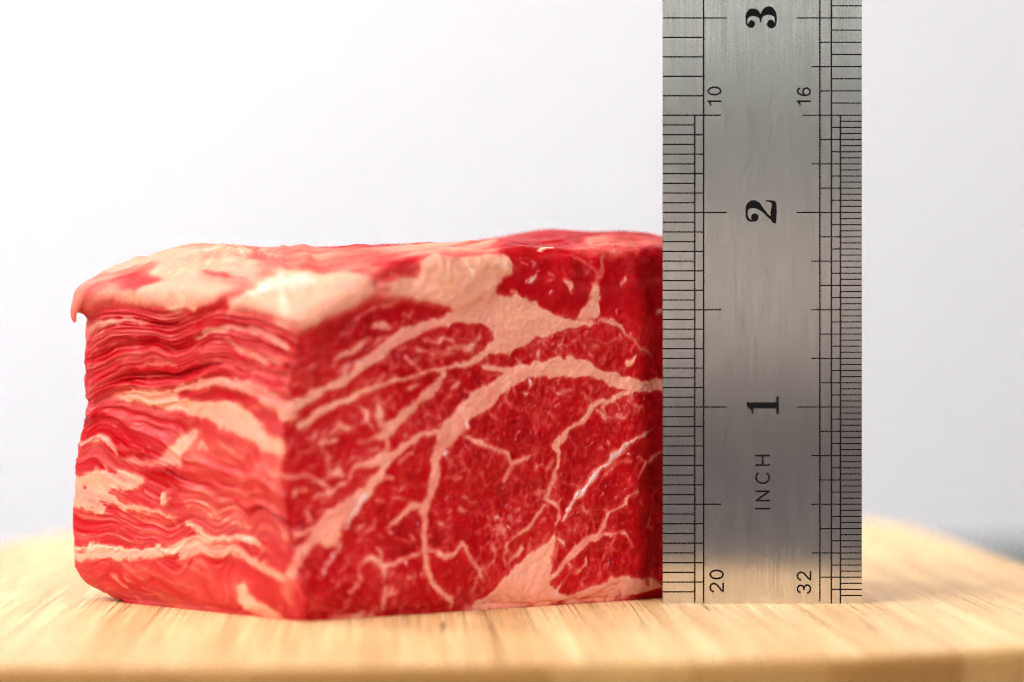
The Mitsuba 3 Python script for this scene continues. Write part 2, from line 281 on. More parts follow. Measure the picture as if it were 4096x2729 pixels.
# ---------------------------------------------------------------- end of base surface
# fat and lean areas, with painted glints and sheen, in surface millimetres: s along the faces from the front corner, w up from the board
TISSUE = [
('P',0.7,0.42,0.5,[-48.63,42.26,-48.75,42.25,-48.88,43.85,-51.04,45.8,-51.17,47.9,-51.04,49.88,-50.85,52.69,-47.99,55.96,-46.5,58.81,-42.13,58.41,-37.43,59.24,-22.39,63.03,10.17,70.2,3.81,51.26,-7.59,43.88,-10.29,41.99,-12.16,41.44,-14.63,40.4,-16.74,39.79,-18.63,39.32,-20.8,38.78,-23.56,38.77,-26.38,38.84,-29.24,39.39,-30.97,39.59,-33.26,39.78,-36.79,39.91,-39.65,39.62,-42.88,40.52,-46.17,42.05],'cap'),
('P',0.54,0.48,0.8,[-17.86,62.47,9.26,71.57,12.26,62.59,17.4,60.07,23.16,58.54,33.59,68.43,39.15,68.17,30.01,45.94,26.62,45.45,22.37,45.25,18.25,45.24,14.75,46.61,12.97,49.84,10.68,42.74,8.9,45.44,7.24,45.7,3.22,48.95,-8.41,44.57],''),
('P',0.62,0.32,0.35,[-48.72,42.39,-49.06,44.21,-51.08,47.82,-45.4,49.44,-38.98,45.79,-39.96,43.33,-40.9,41.68,-42.26,40.27,-46.17,42.05],''),
('P',0.12,0.5,0.25,[-40.51,42.81,-39.95,43.99,-38.24,44.37,-34.75,43.85,-30.25,42.8,-29.05,41.02,-32.3,40.65,-36.71,41.42],''),
('P',0.9,0.47,0.4,[-37.42,39.98,-33.51,40.67,-30.72,42.14,-27.6,42.89,-22.53,43.14,-17.98,43.25,-13.44,42.11,-16.75,39.95,-20.79,38.89,-24.99,38.83,-29.24,39.39,-33.27,39.88],''),
('S',1,0.66,[1.03,1.2,1.03],[-25.0,39.71,-22.76,39.78,-21.11,39.49],''),
('S',1,0.6,[0.69,1.03,1.03,0.69],[-34.39,44.82,-30.96,44.5,-27.79,43.99,-25.47,44.23],''),
('S',0.9,0.64,[0.86,1.54,1.72,1.37,1.2],[-39.58,47.36,-34.5,48.68,-30.63,50.1,-25.96,53.15,-15.22,56.0],''),
('S',0.9,0.6,[1.03,1.72,1.54,1.03],[-29.56,45.27,-26.22,46.93,-23.45,49.86,-15.97,53.02],''),
('S',0.8,0.58,[0.86,1.2,1.03,0.69],[-51.07,49.45,-48.48,51.96,-44.69,52.6,-40.59,52.24],''),
('S',-0.8,0.4,[0.21,0.24,0.17],[-38.46,46.76,-36.59,47.84,-34.81,49.54],''),
('S',-0.5,0.5,[0.69,1.03,0.86,0.51],[-23.88,46.14,-21.39,46.25,-17.46,45.29,-12.3,44.72],''),
('S',-0.45,0.6,[0.51,0.69,0.51],[-25.19,51.11,-22.55,55.16,-14.71,59.75],''),
('S',0.7,0.75,[0.34,0.41,0.27],[-13.51,51.56,-8.56,54.55,-0.82,58.23],''),
('P',0,0.3,0.15,[-23.55,38.55,-20.78,38.75,-18.62,39.26,-16.49,39.89,-14.38,40.5,-12.13,41.36,-10.27,41.84,-11.97,40.44,-14.0,39.56,-15.33,39.1,-17.51,38.46,-20.79,37.79],''),
('P',1,0.48,0.6,[-14.45,39.96,-11.91,40.95,-9.97,42.5,-8.34,44.22,-5.24,46.82,0.26,50.19,3.21,48.88,5.1,46.55,7.24,45.7,8.65,43.37,10.43,41.38,11.8,40.89,13.05,40.31,11.82,40.38,10.21,40.48,8.64,39.83,6.98,39.04,4.98,38.45,3.03,37.76,1.25,37.06,-0.03,36.36,-1.57,36.59,-4.28,37.38,-6.48,38.07,-9.38,38.55,-11.91,38.76,-14.33,38.59],'cap'),
('S',1,0.82,[1.03,2.23,3.43,2.92,1.37],[-10.75,40.64,-7.05,42.75,-2.74,45.36,1.73,46.69,4.54,44.57],''),
('S',1,0.74,[1.03,2.06,1.72,0.86],[-3.76,42.08,-2.74,39.36,-1.94,37.99,-1.24,37.18],''),
('S',0.8,0.35,[0.51,0.86,0.69],[-8.57,40.66,-7.49,40.62,-6.31,40.66],''),
('S',0.85,0.4,[0.86,1.54,1.2],[0.36,39.01,2.29,38.81,4.49,39.3],''),
('S',0.9,0.42,[0.86,1.2,1.2],[5.17,40.33,7.42,40.97,9.42,41.58],''),
('P',1,0.48,0.3,[10.58,41.38,11.23,41.9,13.04,42.38,13.87,42.75,17.0,42.61,17.43,43.8,17.08,44.68,18.25,45.24,20.25,45.7,22.37,45.25,24.49,45.32,26.62,45.45,28.93,45.92,30.7,45.85,31.72,45.38,31.83,44.56,31.28,43.62,30.18,43.1,29.19,42.04,28.61,40.84,28.21,39.98,27.3,39.8,26.5,40.16,25.21,39.45,23.73,38.94,22.65,38.66,21.76,38.85,20.08,39.24,18.01,39.57,15.95,39.9,13.89,40.37,12.45,40.88,11.44,41.12],'cap'),
('S',1,0.56,[1.37,2.4,2.57,2.06,1.03],[18.06,44.14,21.19,43.69,24.3,43.73,27.58,44.29,30.02,44.69],''),
('S',1,0.48,[1.03,1.54,1.2],[18.65,41.45,22.23,40.78,25.19,41.15],''),
('S',1,0.8,[0.51,0.51,0.34],[23.98,44.78,24.52,43.56,24.12,42.15],''),
('S',-0.4,0.5,[0.51,0.86,0.69],[20.25,45.09,21.63,44.53,22.74,44.91],''),
('S',-0.6,0.4,[0.17,0.24,0.14],[27.35,44.29,28.46,43.59,29.23,43.43],''),
('S',-0.8,0.3,[0.34,0.69,0.34],[10.7,42.93,12.47,42.74,13.87,42.07],''),
('S',-0.7,0.45,[1.2,1.89,1.37],[14.76,43.79,15.76,43.97,16.53,43.27],''),
('S',1,1.0,[0.41,0.45,0.31],[12.98,48.13,14.01,46.72,15.16,45.54],''),
('S',-0.8,0.2,[0.24,0.34,0.24],[10.6,41.51,11.42,41.42,12.24,41.11],''),
('S',0.9,0.2,[0.27,0.45,0.51,0.51,0.51,0.41],[14.06,39.8,13.07,39.54,11.47,39.18,9.93,38.79,8.76,38.23,7.9,37.59],''),
('S',0.8,0.2,[0.34,0.48,0.41],[15.86,38.79,15.54,38.18,14.53,38.13],''),
('P',1,0.42,0.14,[21.91,38.48,23.21,39.09,25.07,39.29,26.37,39.89,28.07,39.71,28.98,40.75,30.26,40.61,31.32,40.47,32.87,40.45,34.21,40.19,35.26,39.68,36.81,39.16,38.57,38.48,40.38,37.85,41.99,37.52,43.5,37.53,44.88,37.25,46.0,37.04,44.2,36.89,42.61,36.69,41.26,36.6,39.95,36.19,38.6,35.77,36.83,35.47,35.5,35.28,34.41,34.81,33.5,34.21,32.45,33.66,31.31,33.33,29.8,33.1,28.07,32.93,26.41,32.49,25.07,32.07,23.79,31.73,23.79,32.25,25.07,32.59,26.39,33.13,27.68,33.95,28.62,34.82,28.9,35.41,28.63,36.01,27.75,36.59,26.49,37.02,24.76,37.22,23.07,37.17,21.04,36.78,20.86,37.21],'seam'),
('S',1,0.52,[1.72,2.75,2.57,2.06,1.37],[30.25,35.63,30.25,37.05,32.87,37.73,35.98,37.43,39.49,37.08],''),
('S',-0.35,0.3,[0.1,0.14,0.14],[28.98,38.29,29.03,36.71,28.99,35.68],''),
('S',-0.35,0.3,[0.1,0.17,0.14],[30.25,39.29,31.75,38.1,32.45,36.87],''),
('S',-0.3,0.3,[0.1,0.14,0.1],[30.48,36.01,30.25,34.81,32.46,34.45],''),
('S',-0.9,0.0,[0.17,0.24],[32.71,39.16,32.81,39.06],''),
('S',1,0.85,[0.58,0.51],[32.17,40.87,32.45,40.72],''),
('S',1,0.6,[0.58,0.41],[31.54,41.03,31.77,40.87],''),
('S',1,0.3,[1.54,1.37,1.72,2.06,2.06,1.54,1.37,1.37,1.29,1.2,1.2,1.37,1.54],[22.24,38.09,20.51,37.36,18.0,36.6,15.34,36.0,13.0,34.64,11.17,33.14,9.22,32.2,7.75,30.88,6.54,29.81,4.81,29.07,2.96,28.19,1.29,27.31,-0.38,26.18],'seam'),
('S',0.9,0.3,[0.69,1.03,0.86,0.51],[12.75,36.51,11.98,36.82,11.35,37.02,10.6,36.52],''),
('S',1,0.4,[0.45,0.58,0.58,0.51,0.51,0.62,0.79,0.86,0.93,1.03,1.2,1.54],[27.53,33.28,25.61,32.41,22.23,31.58,19.06,31.07,16.02,30.43,13.13,29.86,11.29,29.12,9.58,28.59,7.77,27.82,5.97,26.98,4.16,25.97,2.62,25.07],'seam'),
('S',0.85,0.25,[0.69,1.03,0.86,0.51],[10.1,35.18,8.69,34.2,7.0,33.3,5.69,32.67],''),
('S',0.6,0.25,[0.17,0.27,0.21],[4.53,34.69,3.53,34.19,2.45,33.42],''),
('S',0.8,0.25,[0.51,1.03,0.69],[7.5,31.94,7.02,31.47,6.95,30.78],''),
('S',0.85,0.2,[0.62,0.62,0.62,0.62,0.62,0.62],[18.03,35.01,19.71,34.46,20.51,35.19,22.0,35.01,22.42,34.13,21.18,33.64],''),
('S',0.85,0.2,[0.96,0.96,0.96],[22.42,34.13,24.32,33.96,25.42,34.21],''),
('S',0.85,0.2,[0.51,0.51,0.51,0.51],[20.52,33.54,19.27,33.31,17.63,33.63,16.43,33.97],''),
('S',0.85,0.2,[0.51,0.51,0.51],[15.0,32.71,16.22,31.92,17.25,31.43],''),
('S',0.85,0.2,[0.51,0.51,0.51],[19.71,33.95,20.12,32.94,22.66,33.45],''),
('S',0.85,0.2,[0.34,0.34],[14.22,33.72,15.21,34.14],''),
('S',0.85,0.2,[0.24,0.24],[25.21,36.36,25.42,35.5],''),
('S',0.85,0.2,[0.24,0.24],[22.23,36.18,23.03,35.92],''),
('S',0.85,0.2,[0.27,0.27,0.27],[23.25,35.03,24.32,34.9,25.6,34.63],''),
('S',0.85,0.2,[0.45,0.45],[25.59,33.95,25.19,33.29],''),
('S',0.85,0.2,[0.38,0.38],[12.53,32.73,12.84,33.05],''),
('S',0.85,0.2,[0.24,0.24],[13.06,31.45,14.01,31.79],''),
('S',0.85,0.2,[0.31,0.31,0.31],[10.04,29.82,11.26,30.14,12.39,29.77],''),
('S',0.85,0.2,[0.24,0.24],[8.74,29.36,9.89,29.66],''),
('S',0.98,0.28,[0.69,1.37,1.54,1.37,1.2,1.54,1.89,1.03],[20.75,30.73,19.94,29.54,18.88,28.53,17.25,27.35,15.69,26.2,14.29,25.04,13.01,24.07,11.77,23.08],'seam'),
('S',0.8,0.2,[0.51,1.03,1.03,1.03],[11.32,28.12,11.53,26.77,11.57,25.27,12.14,24.1],''),
('S',0.8,0.2,[0.51,0.51],[11.72,27.44,10.67,27.63],''),
('S',0.8,0.2,[0.51,0.86,0.69],[9.18,26.67,10.21,25.96,9.9,24.95],''),
('S',0.8,0.2,[0.62,0.62],[15.67,29.07,16.84,29.41],''),
('S',0.8,0.2,[0.34,0.34],[7.92,25.9,8.89,25.53],''),
('S',0.8,0.2,[0.34,0.69,0.51],[21.56,29.87,23.25,29.66,22.46,28.85],''),
('S',0.8,0.2,[0.24,0.24],[20.99,27.29,22.22,28.14],''),
('S',0.8,0.2,[0.27,0.58,0.45],[23.93,28.84,25.21,28.3,26.02,28.64],''),
('S',0.8,0.2,[0.24,0.24],[23.93,31.04,25.0,31.02],''),
('S',0.8,0.2,[0.24,0.24],[17.69,25.5,18.49,25.99],''),
('S',0.8,0.2,[0.21,0.21],[13.0,26.57,13.35,27.25],''),
('P',1,0.4,0.12,[26.58,31.8,30.25,31.66,33.75,31.8,35.96,32.17,38.15,32.53,40.81,32.77,42.83,32.42,44.67,31.64,46.24,31.09,48.5,30.69,50.36,30.1,52.69,29.54,57.33,29.95,57.35,28.29,52.69,28.2,50.36,28.39,48.75,28.8,46.71,29.64,44.67,30.04,42.85,30.22,40.8,30.25,38.16,30.25,35.95,30.08,34.2,29.96,32.44,29.26,30.91,28.58,29.42,27.39,28.08,26.38,26.58,25.79,25.1,25.22,24.25,24.37,22.56,23.4,21.05,22.72,19.81,22.07,19.63,22.78,20.25,23.76,21.5,24.96,22.54,25.96,23.82,27.3,25.09,28.13,26.39,28.81,28.51,29.61,30.73,30.64,30.02,30.98,26.78,31.39],'seam'),
('S',1,0.25,[3.43,2.57,1.89,1.54,1.63,1.54,1.54,1.37,0.86,0.86,1.03,0.94,0.86,0.86,0.86,0.86,0.51],[23.26,24.26,21.59,22.79,20.32,21.44,19.5,19.77,19.43,17.72,19.1,16.04,18.37,14.36,17.85,12.7,17.85,10.66,17.99,9.47,18.02,8.12,18.31,6.57,18.99,5.01,19.76,3.76,20.93,2.96,22.4,2.02,22.47,0.78],'seam'),
('S',1,0.28,[1.03,0.77,0.77,1.03,1.37,1.37,1.54,1.72,1.89,2.23,2.92,2.23,1.89,1.72,1.54,1.37],[20.3,23.49,17.7,23.03,15.27,22.08,13.78,21.1,12.71,20.08,12.02,18.93,11.33,17.63,10.3,16.34,8.95,15.2,7.57,14.12,6.23,13.06,5.06,12.13,3.86,11.24,2.77,10.31,1.37,8.88,-0.71,6.67],'seam'),
('P',0.95,0.35,0.2,[7.94,14.61,7.25,13.78,6.67,11.82,6.98,11.14,6.25,9.87,5.07,9.61,4.14,10.19,3.52,11.44,4.44,12.5,5.93,13.38],''),
('S',0.9,0.25,[0.77,0.86,1.37,1.2,0.86],[12.5,22.97,12.53,21.64,12.02,20.43,10.71,19.65,8.94,19.23],''),
('S',0.88,0.2,[1.03,1.2,1.03,0.86,0.69],[17.86,14.22,16.03,14.1,15.04,13.46,13.74,12.5,12.78,11.72],''),
('S',0.88,0.2,[0.72,0.72,0.72,0.72,0.72,0.72],[18.03,8.62,16.45,8.17,14.78,7.74,13.45,7.29,12.22,6.71,11.79,6.36],''),
('S',0.88,0.2,[0.79,0.79,0.79,0.79,0.79],[12.22,6.71,11.5,7.42,10.47,7.91,9.34,7.82,9.02,7.51],''),
('S',0.88,0.2,[0.48,0.48,0.48],[11.51,7.54,11.77,8.4,11.27,9.09],''),
('S',0.88,0.2,[0.45,0.45,0.45],[9.02,7.51,8.62,6.31,8.47,5.04],''),
('S',0.88,0.2,[0.69,0.75,1.13,0.96,0.86],[18.35,8.93,19.72,8.38,20.96,7.66,22.23,8.09,23.49,8.9],''),
('S',0.88,0.2,[0.51,0.86,0.86,0.93,0.51,0.34],[23.72,9.4,24.3,8.01,25.2,6.77,26.25,5.71,26.95,4.8,27.39,4.09],''),
('S',0.88,0.2,[0.41,0.41,0.41,0.41,0.41],[26.25,5.88,27.51,5.99,28.83,6.6,29.02,7.46,28.39,8.54],''),
('S',0.88,0.2,[0.41,0.41,0.41],[26.26,5.48,26.08,4.15,25.86,2.63],''),
('S',0.88,0.2,[0.34,0.34],[25.62,5.53,24.77,4.69],''),
('S',0.88,0.2,[0.34,0.34,0.34],[22.4,2.02,23.29,2.61,23.19,3.58],''),
('S',0.88,0.2,[0.75,0.75,0.75,0.75],[4.96,12.48,3.57,12.23,2.23,11.83,1.28,11.56],''),
('S',0.88,0.2,[0.72,0.72,0.72,0.72],[7.69,17.62,6.51,16.67,5.27,16.27,4.1,15.74],''),
('S',0.88,0.2,[0.75,0.75,0.75,0.75,0.75,0.75],[5.62,16.73,5.0,17.79,4.14,18.53,2.74,18.65,1.04,18.83,-1.82,19.08],''),
('S',0.88,0.2,[0.51,0.86,0.69],[8.17,18.1,8.76,19.05,9.52,19.7],''),
('S',0.88,0.2,[0.51,0.51,0.75,0.69,1.2,0.69],[4.84,22.82,5.07,21.46,5.86,20.57,6.02,19.58,6.39,18.51,5.59,17.9],''),
('S',0.88,0.2,[0.69,0.69,0.69],[6.39,18.51,7.25,18.46,6.97,19.51],''),
('S',0.88,0.2,[0.58,0.58,0.58],[6.75,24.85,7.35,24.31,8.16,24.12],''),
('S',0.88,0.2,[0.58,0.58],[7.19,24.63,6.0,23.71],''),
('S',0.88,0.2,[0.69,0.69,0.69],[4.69,22.56,5.94,22.56,6.66,22.84],''),
('S',0.88,0.2,[0.51,0.51],[3.56,23.14,4.49,23.67],''),
('S',0.88,0.2,[0.34,0.34,0.34],[2.03,21.87,3.2,21.59,4.58,21.69],''),
('S',0.88,0.2,[0.58,0.58,0.58,0.58],[9.16,22.24,10.13,22.51,11.12,22.83,11.97,22.84],''),
('S',0.88,0.2,[0.41,0.41],[10.27,21.53,11.48,21.51],''),
('S',0.88,0.2,[0.41,0.41,0.41],[8.14,20.09,9.04,20.4,10.51,20.52],''),
('S',0.88,0.2,[0.51,0.51],[9.9,25.38,10.59,24.35],''),
('S',0.88,0.2,[0.41,0.41,0.41],[3.35,14.93,3.06,13.94,3.19,13.12],''),
('S',0.88,0.2,[0.58,0.58,0.58],[1.64,15.92,1.95,16.54,3.27,16.79],''),
('S',0.88,0.2,[0.51,0.51],[4.98,15.66,5.04,15.21],''),
('S',0.88,0.2,[0.48,0.48,0.48],[14.35,19.96,14.96,20.54,16.08,20.69],''),
('S',0.88,0.2,[0.38,0.38],[17.08,19.48,17.49,20.19],''),
('S',0.88,0.2,[0.62,0.62],[12.2,17.75,13.27,17.87],''),
('S',0.88,0.2,[0.41,0.41],[14.17,16.27,15.1,16.82],''),
('S',0.88,0.2,[0.41,0.41,0.41,0.41],[13.23,15.35,14.72,15.19,16.03,14.78,17.67,14.39],''),
('S',0.88,0.2,[0.58,0.58],[8.75,11.36,9.44,11.84],''),
('S',0.88,0.2,[0.31,0.31],[9.75,10.99,10.27,11.63],''),
('S',0.88,0.2,[0.24,0.24,0.24],[14.06,10.13,15.25,9.92,16.82,10.18],''),
('S',0.88,0.2,[0.58,0.58],[15.65,10.9,16.24,10.42],''),
('S',0.88,0.2,[0.69,0.69],[11.3,15.12,12.12,15.08],''),
('S',0.88,0.2,[0.41,0.41],[5.48,5.15,6.72,5.78],''),
('S',0.88,0.2,[0.48,0.48,0.48],[6.79,3.75,8.0,4.33,8.15,5.33],''),
('S',0.88,0.2,[0.75,0.75,0.75],[11.94,4.31,11.83,2.69,11.69,1.42],''),
('S',0.88,0.2,[0.51,0.51],[13.16,4.25,12.22,3.04],''),
('S',0.88,0.2,[0.31,0.31],[6.0,2.29,6.76,2.82],''),
('S',0.88,0.2,[0.31,0.31],[5.51,0.93,6.47,2.06],''),
('S',0.88,0.2,[0.48,0.48],[14.86,5.39,15.91,5.4],''),
('S',0.88,0.2,[0.41,0.41],[20.75,9.52,21.57,10.0],''),
('S',0.88,0.2,[0.48,0.48],[20.12,11.77,20.75,11.75],''),
('S',0.88,0.2,[0.45,0.45],[21.57,13.23,22.02,13.59],''),
('S',0.88,0.2,[0.41,0.41],[23.25,13.9,24.3,13.16],''),
('S',0.88,0.2,[0.31,0.31],[20.99,17.5,22.24,17.79],''),
('S',0.88,0.2,[0.48,0.48],[22.45,17.5,23.49,17.46],''),
('S',0.88,0.2,[0.38,0.38],[23.25,19.85,23.72,19.5],''),
('S',0.88,0.2,[0.31,0.31],[16.71,18.64,17.06,18.82],''),
('S',0.88,0.2,[0.41,0.41],[19.94,13.31,19.74,13.12],''),
('S',0.88,0.2,[0.58,0.58],[18.71,10.62,19.06,10.27],''),
('S',0.88,0.2,[0.34,0.34,0.34],[11.22,5.91,12.0,6.22,13.2,5.96],''),
('S',0.88,0.2,[0.38,0.38],[17.43,5.77,18.25,5.9],''),
('S',0.8,0.35,[1.03,1.54,1.54,0.86],[9.08,0.89,7.49,0.0,5.89,0.05,4.36,0.0],''),
('S',0.7,0.3,[0.69,1.03,0.86],[10.61,1.49,10.2,0.0,9.49,0.03],''),
('S',1,0.28,[0.69,0.86,0.94,1.03,1.03,0.94,0.94,1.03,1.37,1.2],[51.51,28.1,49.24,27.49,47.15,26.82,45.54,26.86,44.65,25.97,43.5,24.75,42.16,23.81,40.38,22.94,38.8,21.83,38.15,21.32],''),
('S',0.95,0.25,[0.51,0.77,0.94,0.86,0.77,0.69,0.69,0.86,1.03],[24.25,22.72,25.51,22.1,27.0,21.58,28.75,21.09,30.25,20.82,31.01,20.16,31.25,19.3,30.9,18.1,30.5,16.89],''),
('S',0.95,0.28,[1.2,0.77,0.69,0.86,1.03,0.94,1.03,0.86,0.51,0.43,0.69],[38.57,21.57,39.02,20.35,39.03,18.91,38.57,17.55,38.37,16.83,37.73,15.83,37.26,14.43,38.17,13.88,39.01,13.3,39.26,12.11,38.79,11.24],''),
('S',0.82,0.22,[0.48,0.48],[42.82,27.94,44.88,26.94],''),
('S',0.82,0.22,[0.41,0.41],[44.23,28.78,44.88,26.94],''),
('S',0.82,0.22,[0.58,0.58,0.58,0.58,0.58,0.58],[47.17,26.65,46.47,25.92,47.17,25.06,48.75,24.53,50.36,25.02,51.03,25.7],''),
('S',0.82,0.22,[0.45,0.45,0.45,0.45],[51.51,27.83,50.79,26.77,52.69,26.06,52.48,25.33],''),
('S',0.82,0.22,[0.48,0.48,0.48],[45.76,25.59,46.48,24.87,48.02,24.52],''),
('S',0.82,0.22,[0.41,0.41,0.41,0.41],[31.12,28.58,30.72,27.38,31.32,26.49,32.66,25.96],''),
('S',0.82,0.22,[0.41,0.41,0.41],[27.68,27.08,28.06,25.68,28.99,24.66],''),
('S',0.82,0.22,[0.38,0.38],[34.59,29.76,34.4,28.88],''),
('S',0.82,0.22,[0.34,0.34,0.34],[33.74,28.19,35.25,27.87,35.73,26.97],''),
('S',0.82,0.22,[0.62,0.62],[39.01,28.16,41.25,28.46],''),
('S',0.82,0.22,[0.24,0.24],[37.25,25.52,39.01,24.16],''),
('S',0.82,0.22,[0.34,0.34],[48.75,26.8,49.46,26.1],''),
('S',0.82,0.22,[0.34,0.34],[39.01,32.16,37.73,32.0],''),
('S',0.82,0.22,[1.03,1.03],[35.97,33.44,35.98,32.65],''),
('S',0.82,0.22,[0.62,0.62],[36.38,34.89,37.25,35.07],''),
('S',0.82,0.22,[0.69,1.03,0.41],[39.97,42.68,40.82,41.99,41.27,41.31],''),
('S',0.82,0.22,[0.58,0.58],[49.07,35.51,49.46,35.18],''),
('S',0.82,0.22,[0.86,0.86],[55.56,38.92,56.43,38.85],''),
('S',0.82,0.22,[0.75,0.75],[49.72,42.46,50.63,43.2],''),
('S',0.82,0.22,[0.17,0.17,0.17],[37.97,35.86,40.78,36.18,42.62,36.02],''),
('S',0.82,0.22,[0.21,0.21,0.21],[43.52,35.36,46.25,34.65,49.0,34.96],''),
('S',0.82,0.22,[0.17,0.17,0.17],[34.59,34.28,37.26,34.61,39.49,34.46],''),
('S',0.82,0.22,[0.24,0.41,0.34],[33.48,45.91,33.75,45.12,34.69,44.75],''),
('S',1,0.6,[0.34,1.03,1.03],[52.3,33.03,51.5,32.29,50.48,31.98],''),
('P',0.95,0.3,0.12,[46.14,40.98,45.77,39.58,46.0,38.13,44.88,37.62,42.62,37.72,43.29,39.19,44.21,40.25],'seam'),
('S',0.65,0.35,[1.54,1.37,1.2,0.86,0.51],[44.65,40.1,45.23,41.72,45.81,43.29,46.5,44.72,47.0,45.89],''),
('S',0.6,0.35,[0.58,0.51,0.34],[45.42,43.84,43.75,45.26,41.77,46.5],''),
('S',0.85,0.25,[0.86,0.94,0.77,0.62,0.45,0.24],[46.49,37.61,48.75,36.93,50.36,35.87,51.5,35.2,52.93,33.9,54.77,32.8],''),
('P',0.45,0.35,0.5,[36.26,45.75,41.44,46.76,50.1,60.19,61.68,56.22,59.54,51.26,52.09,46.9,47.25,45.89,44.99,45.86,39.53,46.45],''),
('S',0.8,0.6,[0.69,1.03,0.69],[36.61,46.97,40.0,48.73,42.52,48.87],''),
('S',0.6,0.5,[0.24,0.34,0.24],[52.9,58.13,50.43,51.34,48.86,46.82],''),
('S',0.5,0.45,[0.24,0.34,0.24],[56.52,57.27,54.31,51.12,52.89,46.42],''),
('S',0.55,0.5,[0.24,0.38,0.24],[50.18,58.29,45.73,48.01,45.72,46.08],''),
('P',1,0.5,0.15,[38.79,10.19,38.37,7.75,37.98,5.85,37.77,4.09,38.11,3.13,40.92,1.71,41.84,1.51,40.23,0.83,38.12,0.0,35.87,0.0,33.23,0.0,31.03,0.0,26.72,0.0,24.59,0.0,25.8,0.57,27.53,1.44,28.77,2.68,29.93,3.94,30.93,4.96,32.48,6.08,34.2,7.22,35.98,8.21,37.25,9.02],'seam'),
('P',0.95,0.38,0.15,[40.96,1.54,43.8,2.62,45.74,3.33,47.73,3.89,50.0,3.97,52.29,3.73,55.24,3.14,57.24,2.36,57.46,1.78,55.55,1.69,52.34,0.82,49.71,0.0,46.66,0.0,43.28,0.0,40.32,0.0],'seam'),
('S',-0.55,0.7,[0.69,1.03,0.86,0.51],[43.23,0.78,45.46,1.6,47.43,2.84,49.39,3.34],''),
('S',-0.8,0.1,[0.34,0.41,0.17],[49.71,2.05,49.99,1.01,49.43,0.14],''),
('S',-0.7,0.1,[0.34,0.41,0.17],[47.75,1.49,47.85,0.81,47.57,0.0],''),
('S',-0.7,0.1,[0.86,0.86],[54.08,2.96,54.49,2.55],''),
('S',1,0.28,[1.03,1.03,1.03,1.37,1.2,1.03,1.03,0.77,0.6,0.51,0.43,0.34],[37.77,4.09,39.04,5.08,40.38,6.27,41.97,7.62,43.51,8.59,45.32,9.41,46.73,10.63,47.39,12.01,48.51,12.67,49.92,13.68,51.26,14.68,52.23,15.04],'seam'),
('S',0.85,0.22,[0.86,1.03,0.69,0.41,0.24],[31.25,19.3,32.44,19.3,33.5,19.61,34.62,20.26,35.5,20.44],''),
('S',0.85,0.22,[0.34,0.34,0.34],[40.81,22.39,41.98,21.53,42.19,20.46],''),
('S',0.85,0.22,[0.41,0.41],[47.39,12.01,46.96,12.89],''),
('S',0.85,0.22,[0.69,0.75,0.62,0.51,0.27],[45.78,9.37,47.6,9.52,49.92,9.59,50.83,8.67,51.51,7.56],''),
('S',0.85,0.22,[0.31,0.31,0.31,0.31],[48.27,9.09,47.17,7.4,46.0,5.85,45.63,4.26],''),
('S',0.85,0.22,[0.48,0.48],[42.39,8.12,41.72,8.83],''),
('S',0.85,0.22,[0.62,0.62,0.62],[42.22,4.58,43.51,5.58,43.97,6.44],''),
('S',0.85,0.22,[0.86,0.51,0.24],[53.6,18.76,52.93,17.54,52.47,16.64],''),
('S',0.85,0.22,[0.51,0.51,0.51],[53.57,18.59,55.0,19.43,57.35,20.29],''),
('S',0.85,0.22,[0.41,0.41],[53.6,18.76,52.48,19.71],''),
('S',0.85,0.22,[0.31,0.31,0.31,0.31],[51.26,19.19,49.22,18.89,47.61,18.02,47.17,17.32],''),
('S',0.85,0.22,[0.69,0.77,0.69,0.77,0.69,0.58,0.34],[37.02,13.4,35.95,12.41,34.61,11.37,33.07,10.39,31.53,9.59,30.71,8.75,30.92,7.56],''),
('S',0.85,0.22,[0.77,0.69,0.58,0.31],[33.51,8.3,32.46,7.32,31.3,6.5,31.14,5.47],''),
('S',0.85,0.22,[0.48,0.48],[35.01,9.28,34.62,7.73],''),
('S',0.85,0.22,[1.03,1.03],[29.61,10.88,30.25,10.54],''),
('S',0.85,0.22,[0.41,0.41],[28.65,10.76,28.64,10.26],''),
('S',0.85,0.22,[0.75,0.75],[41.02,5.86,41.5,5.31],''),
('S',0.85,0.22,[0.41,0.41,0.41],[35.74,15.91,35.96,15.17,35.5,15.03],''),
('S',0.85,0.22,[0.34,0.34],[33.5,14.57,33.98,13.68],''),
('S',0.85,0.22,[0.45,0.45],[43.05,13.36,43.29,12.82],''),
('S',0.85,0.22,[0.41,0.41],[48.27,14.28,48.5,14.12],''),
('S',0.85,0.22,[0.34,0.34],[54.51,11.43,54.28,10.5],''),
('S',0.85,0.22,[0.31,0.31],[52.92,13.94,52.72,13.6],''),
('S',0.85,0.22,[0.51,0.34,0.17],[27.69,19.04,27.87,19.75,28.45,20.4],''),
('S',0.85,0.22,[0.41,0.45,0.24],[23.79,15.23,25.08,14.48,26.58,14.6],''),
('S',0.85,0.22,[0.17,0.17],[36.79,8.19,37.71,8.29],''),
('S',0.85,0.22,[0.27,0.27],[55.0,14.25,55.92,15.29],''),
('S',0.85,0.22,[0.24,0.24],[39.5,16.47,41.01,16.46],''),
('S',0.85,0.22,[0.51,0.51],[47.15,21.75,47.58,21.38],''),
('S',0.85,0.22,[0.27,0.27],[46.0,21.29,46.48,20.87],''),
('S',0.85,0.22,[0.17,0.17],[44.24,21.82,44.51,22.36],''),
('S',0.5,0.62,[0.51,1.2,1.54,1.37,1.2,1.37,1.03,0.51],[53.57,22.7,50.77,21.33,48.75,20.12,46.74,18.39,44.86,16.85,43.04,15.32,41.26,13.58,39.81,11.55],''),
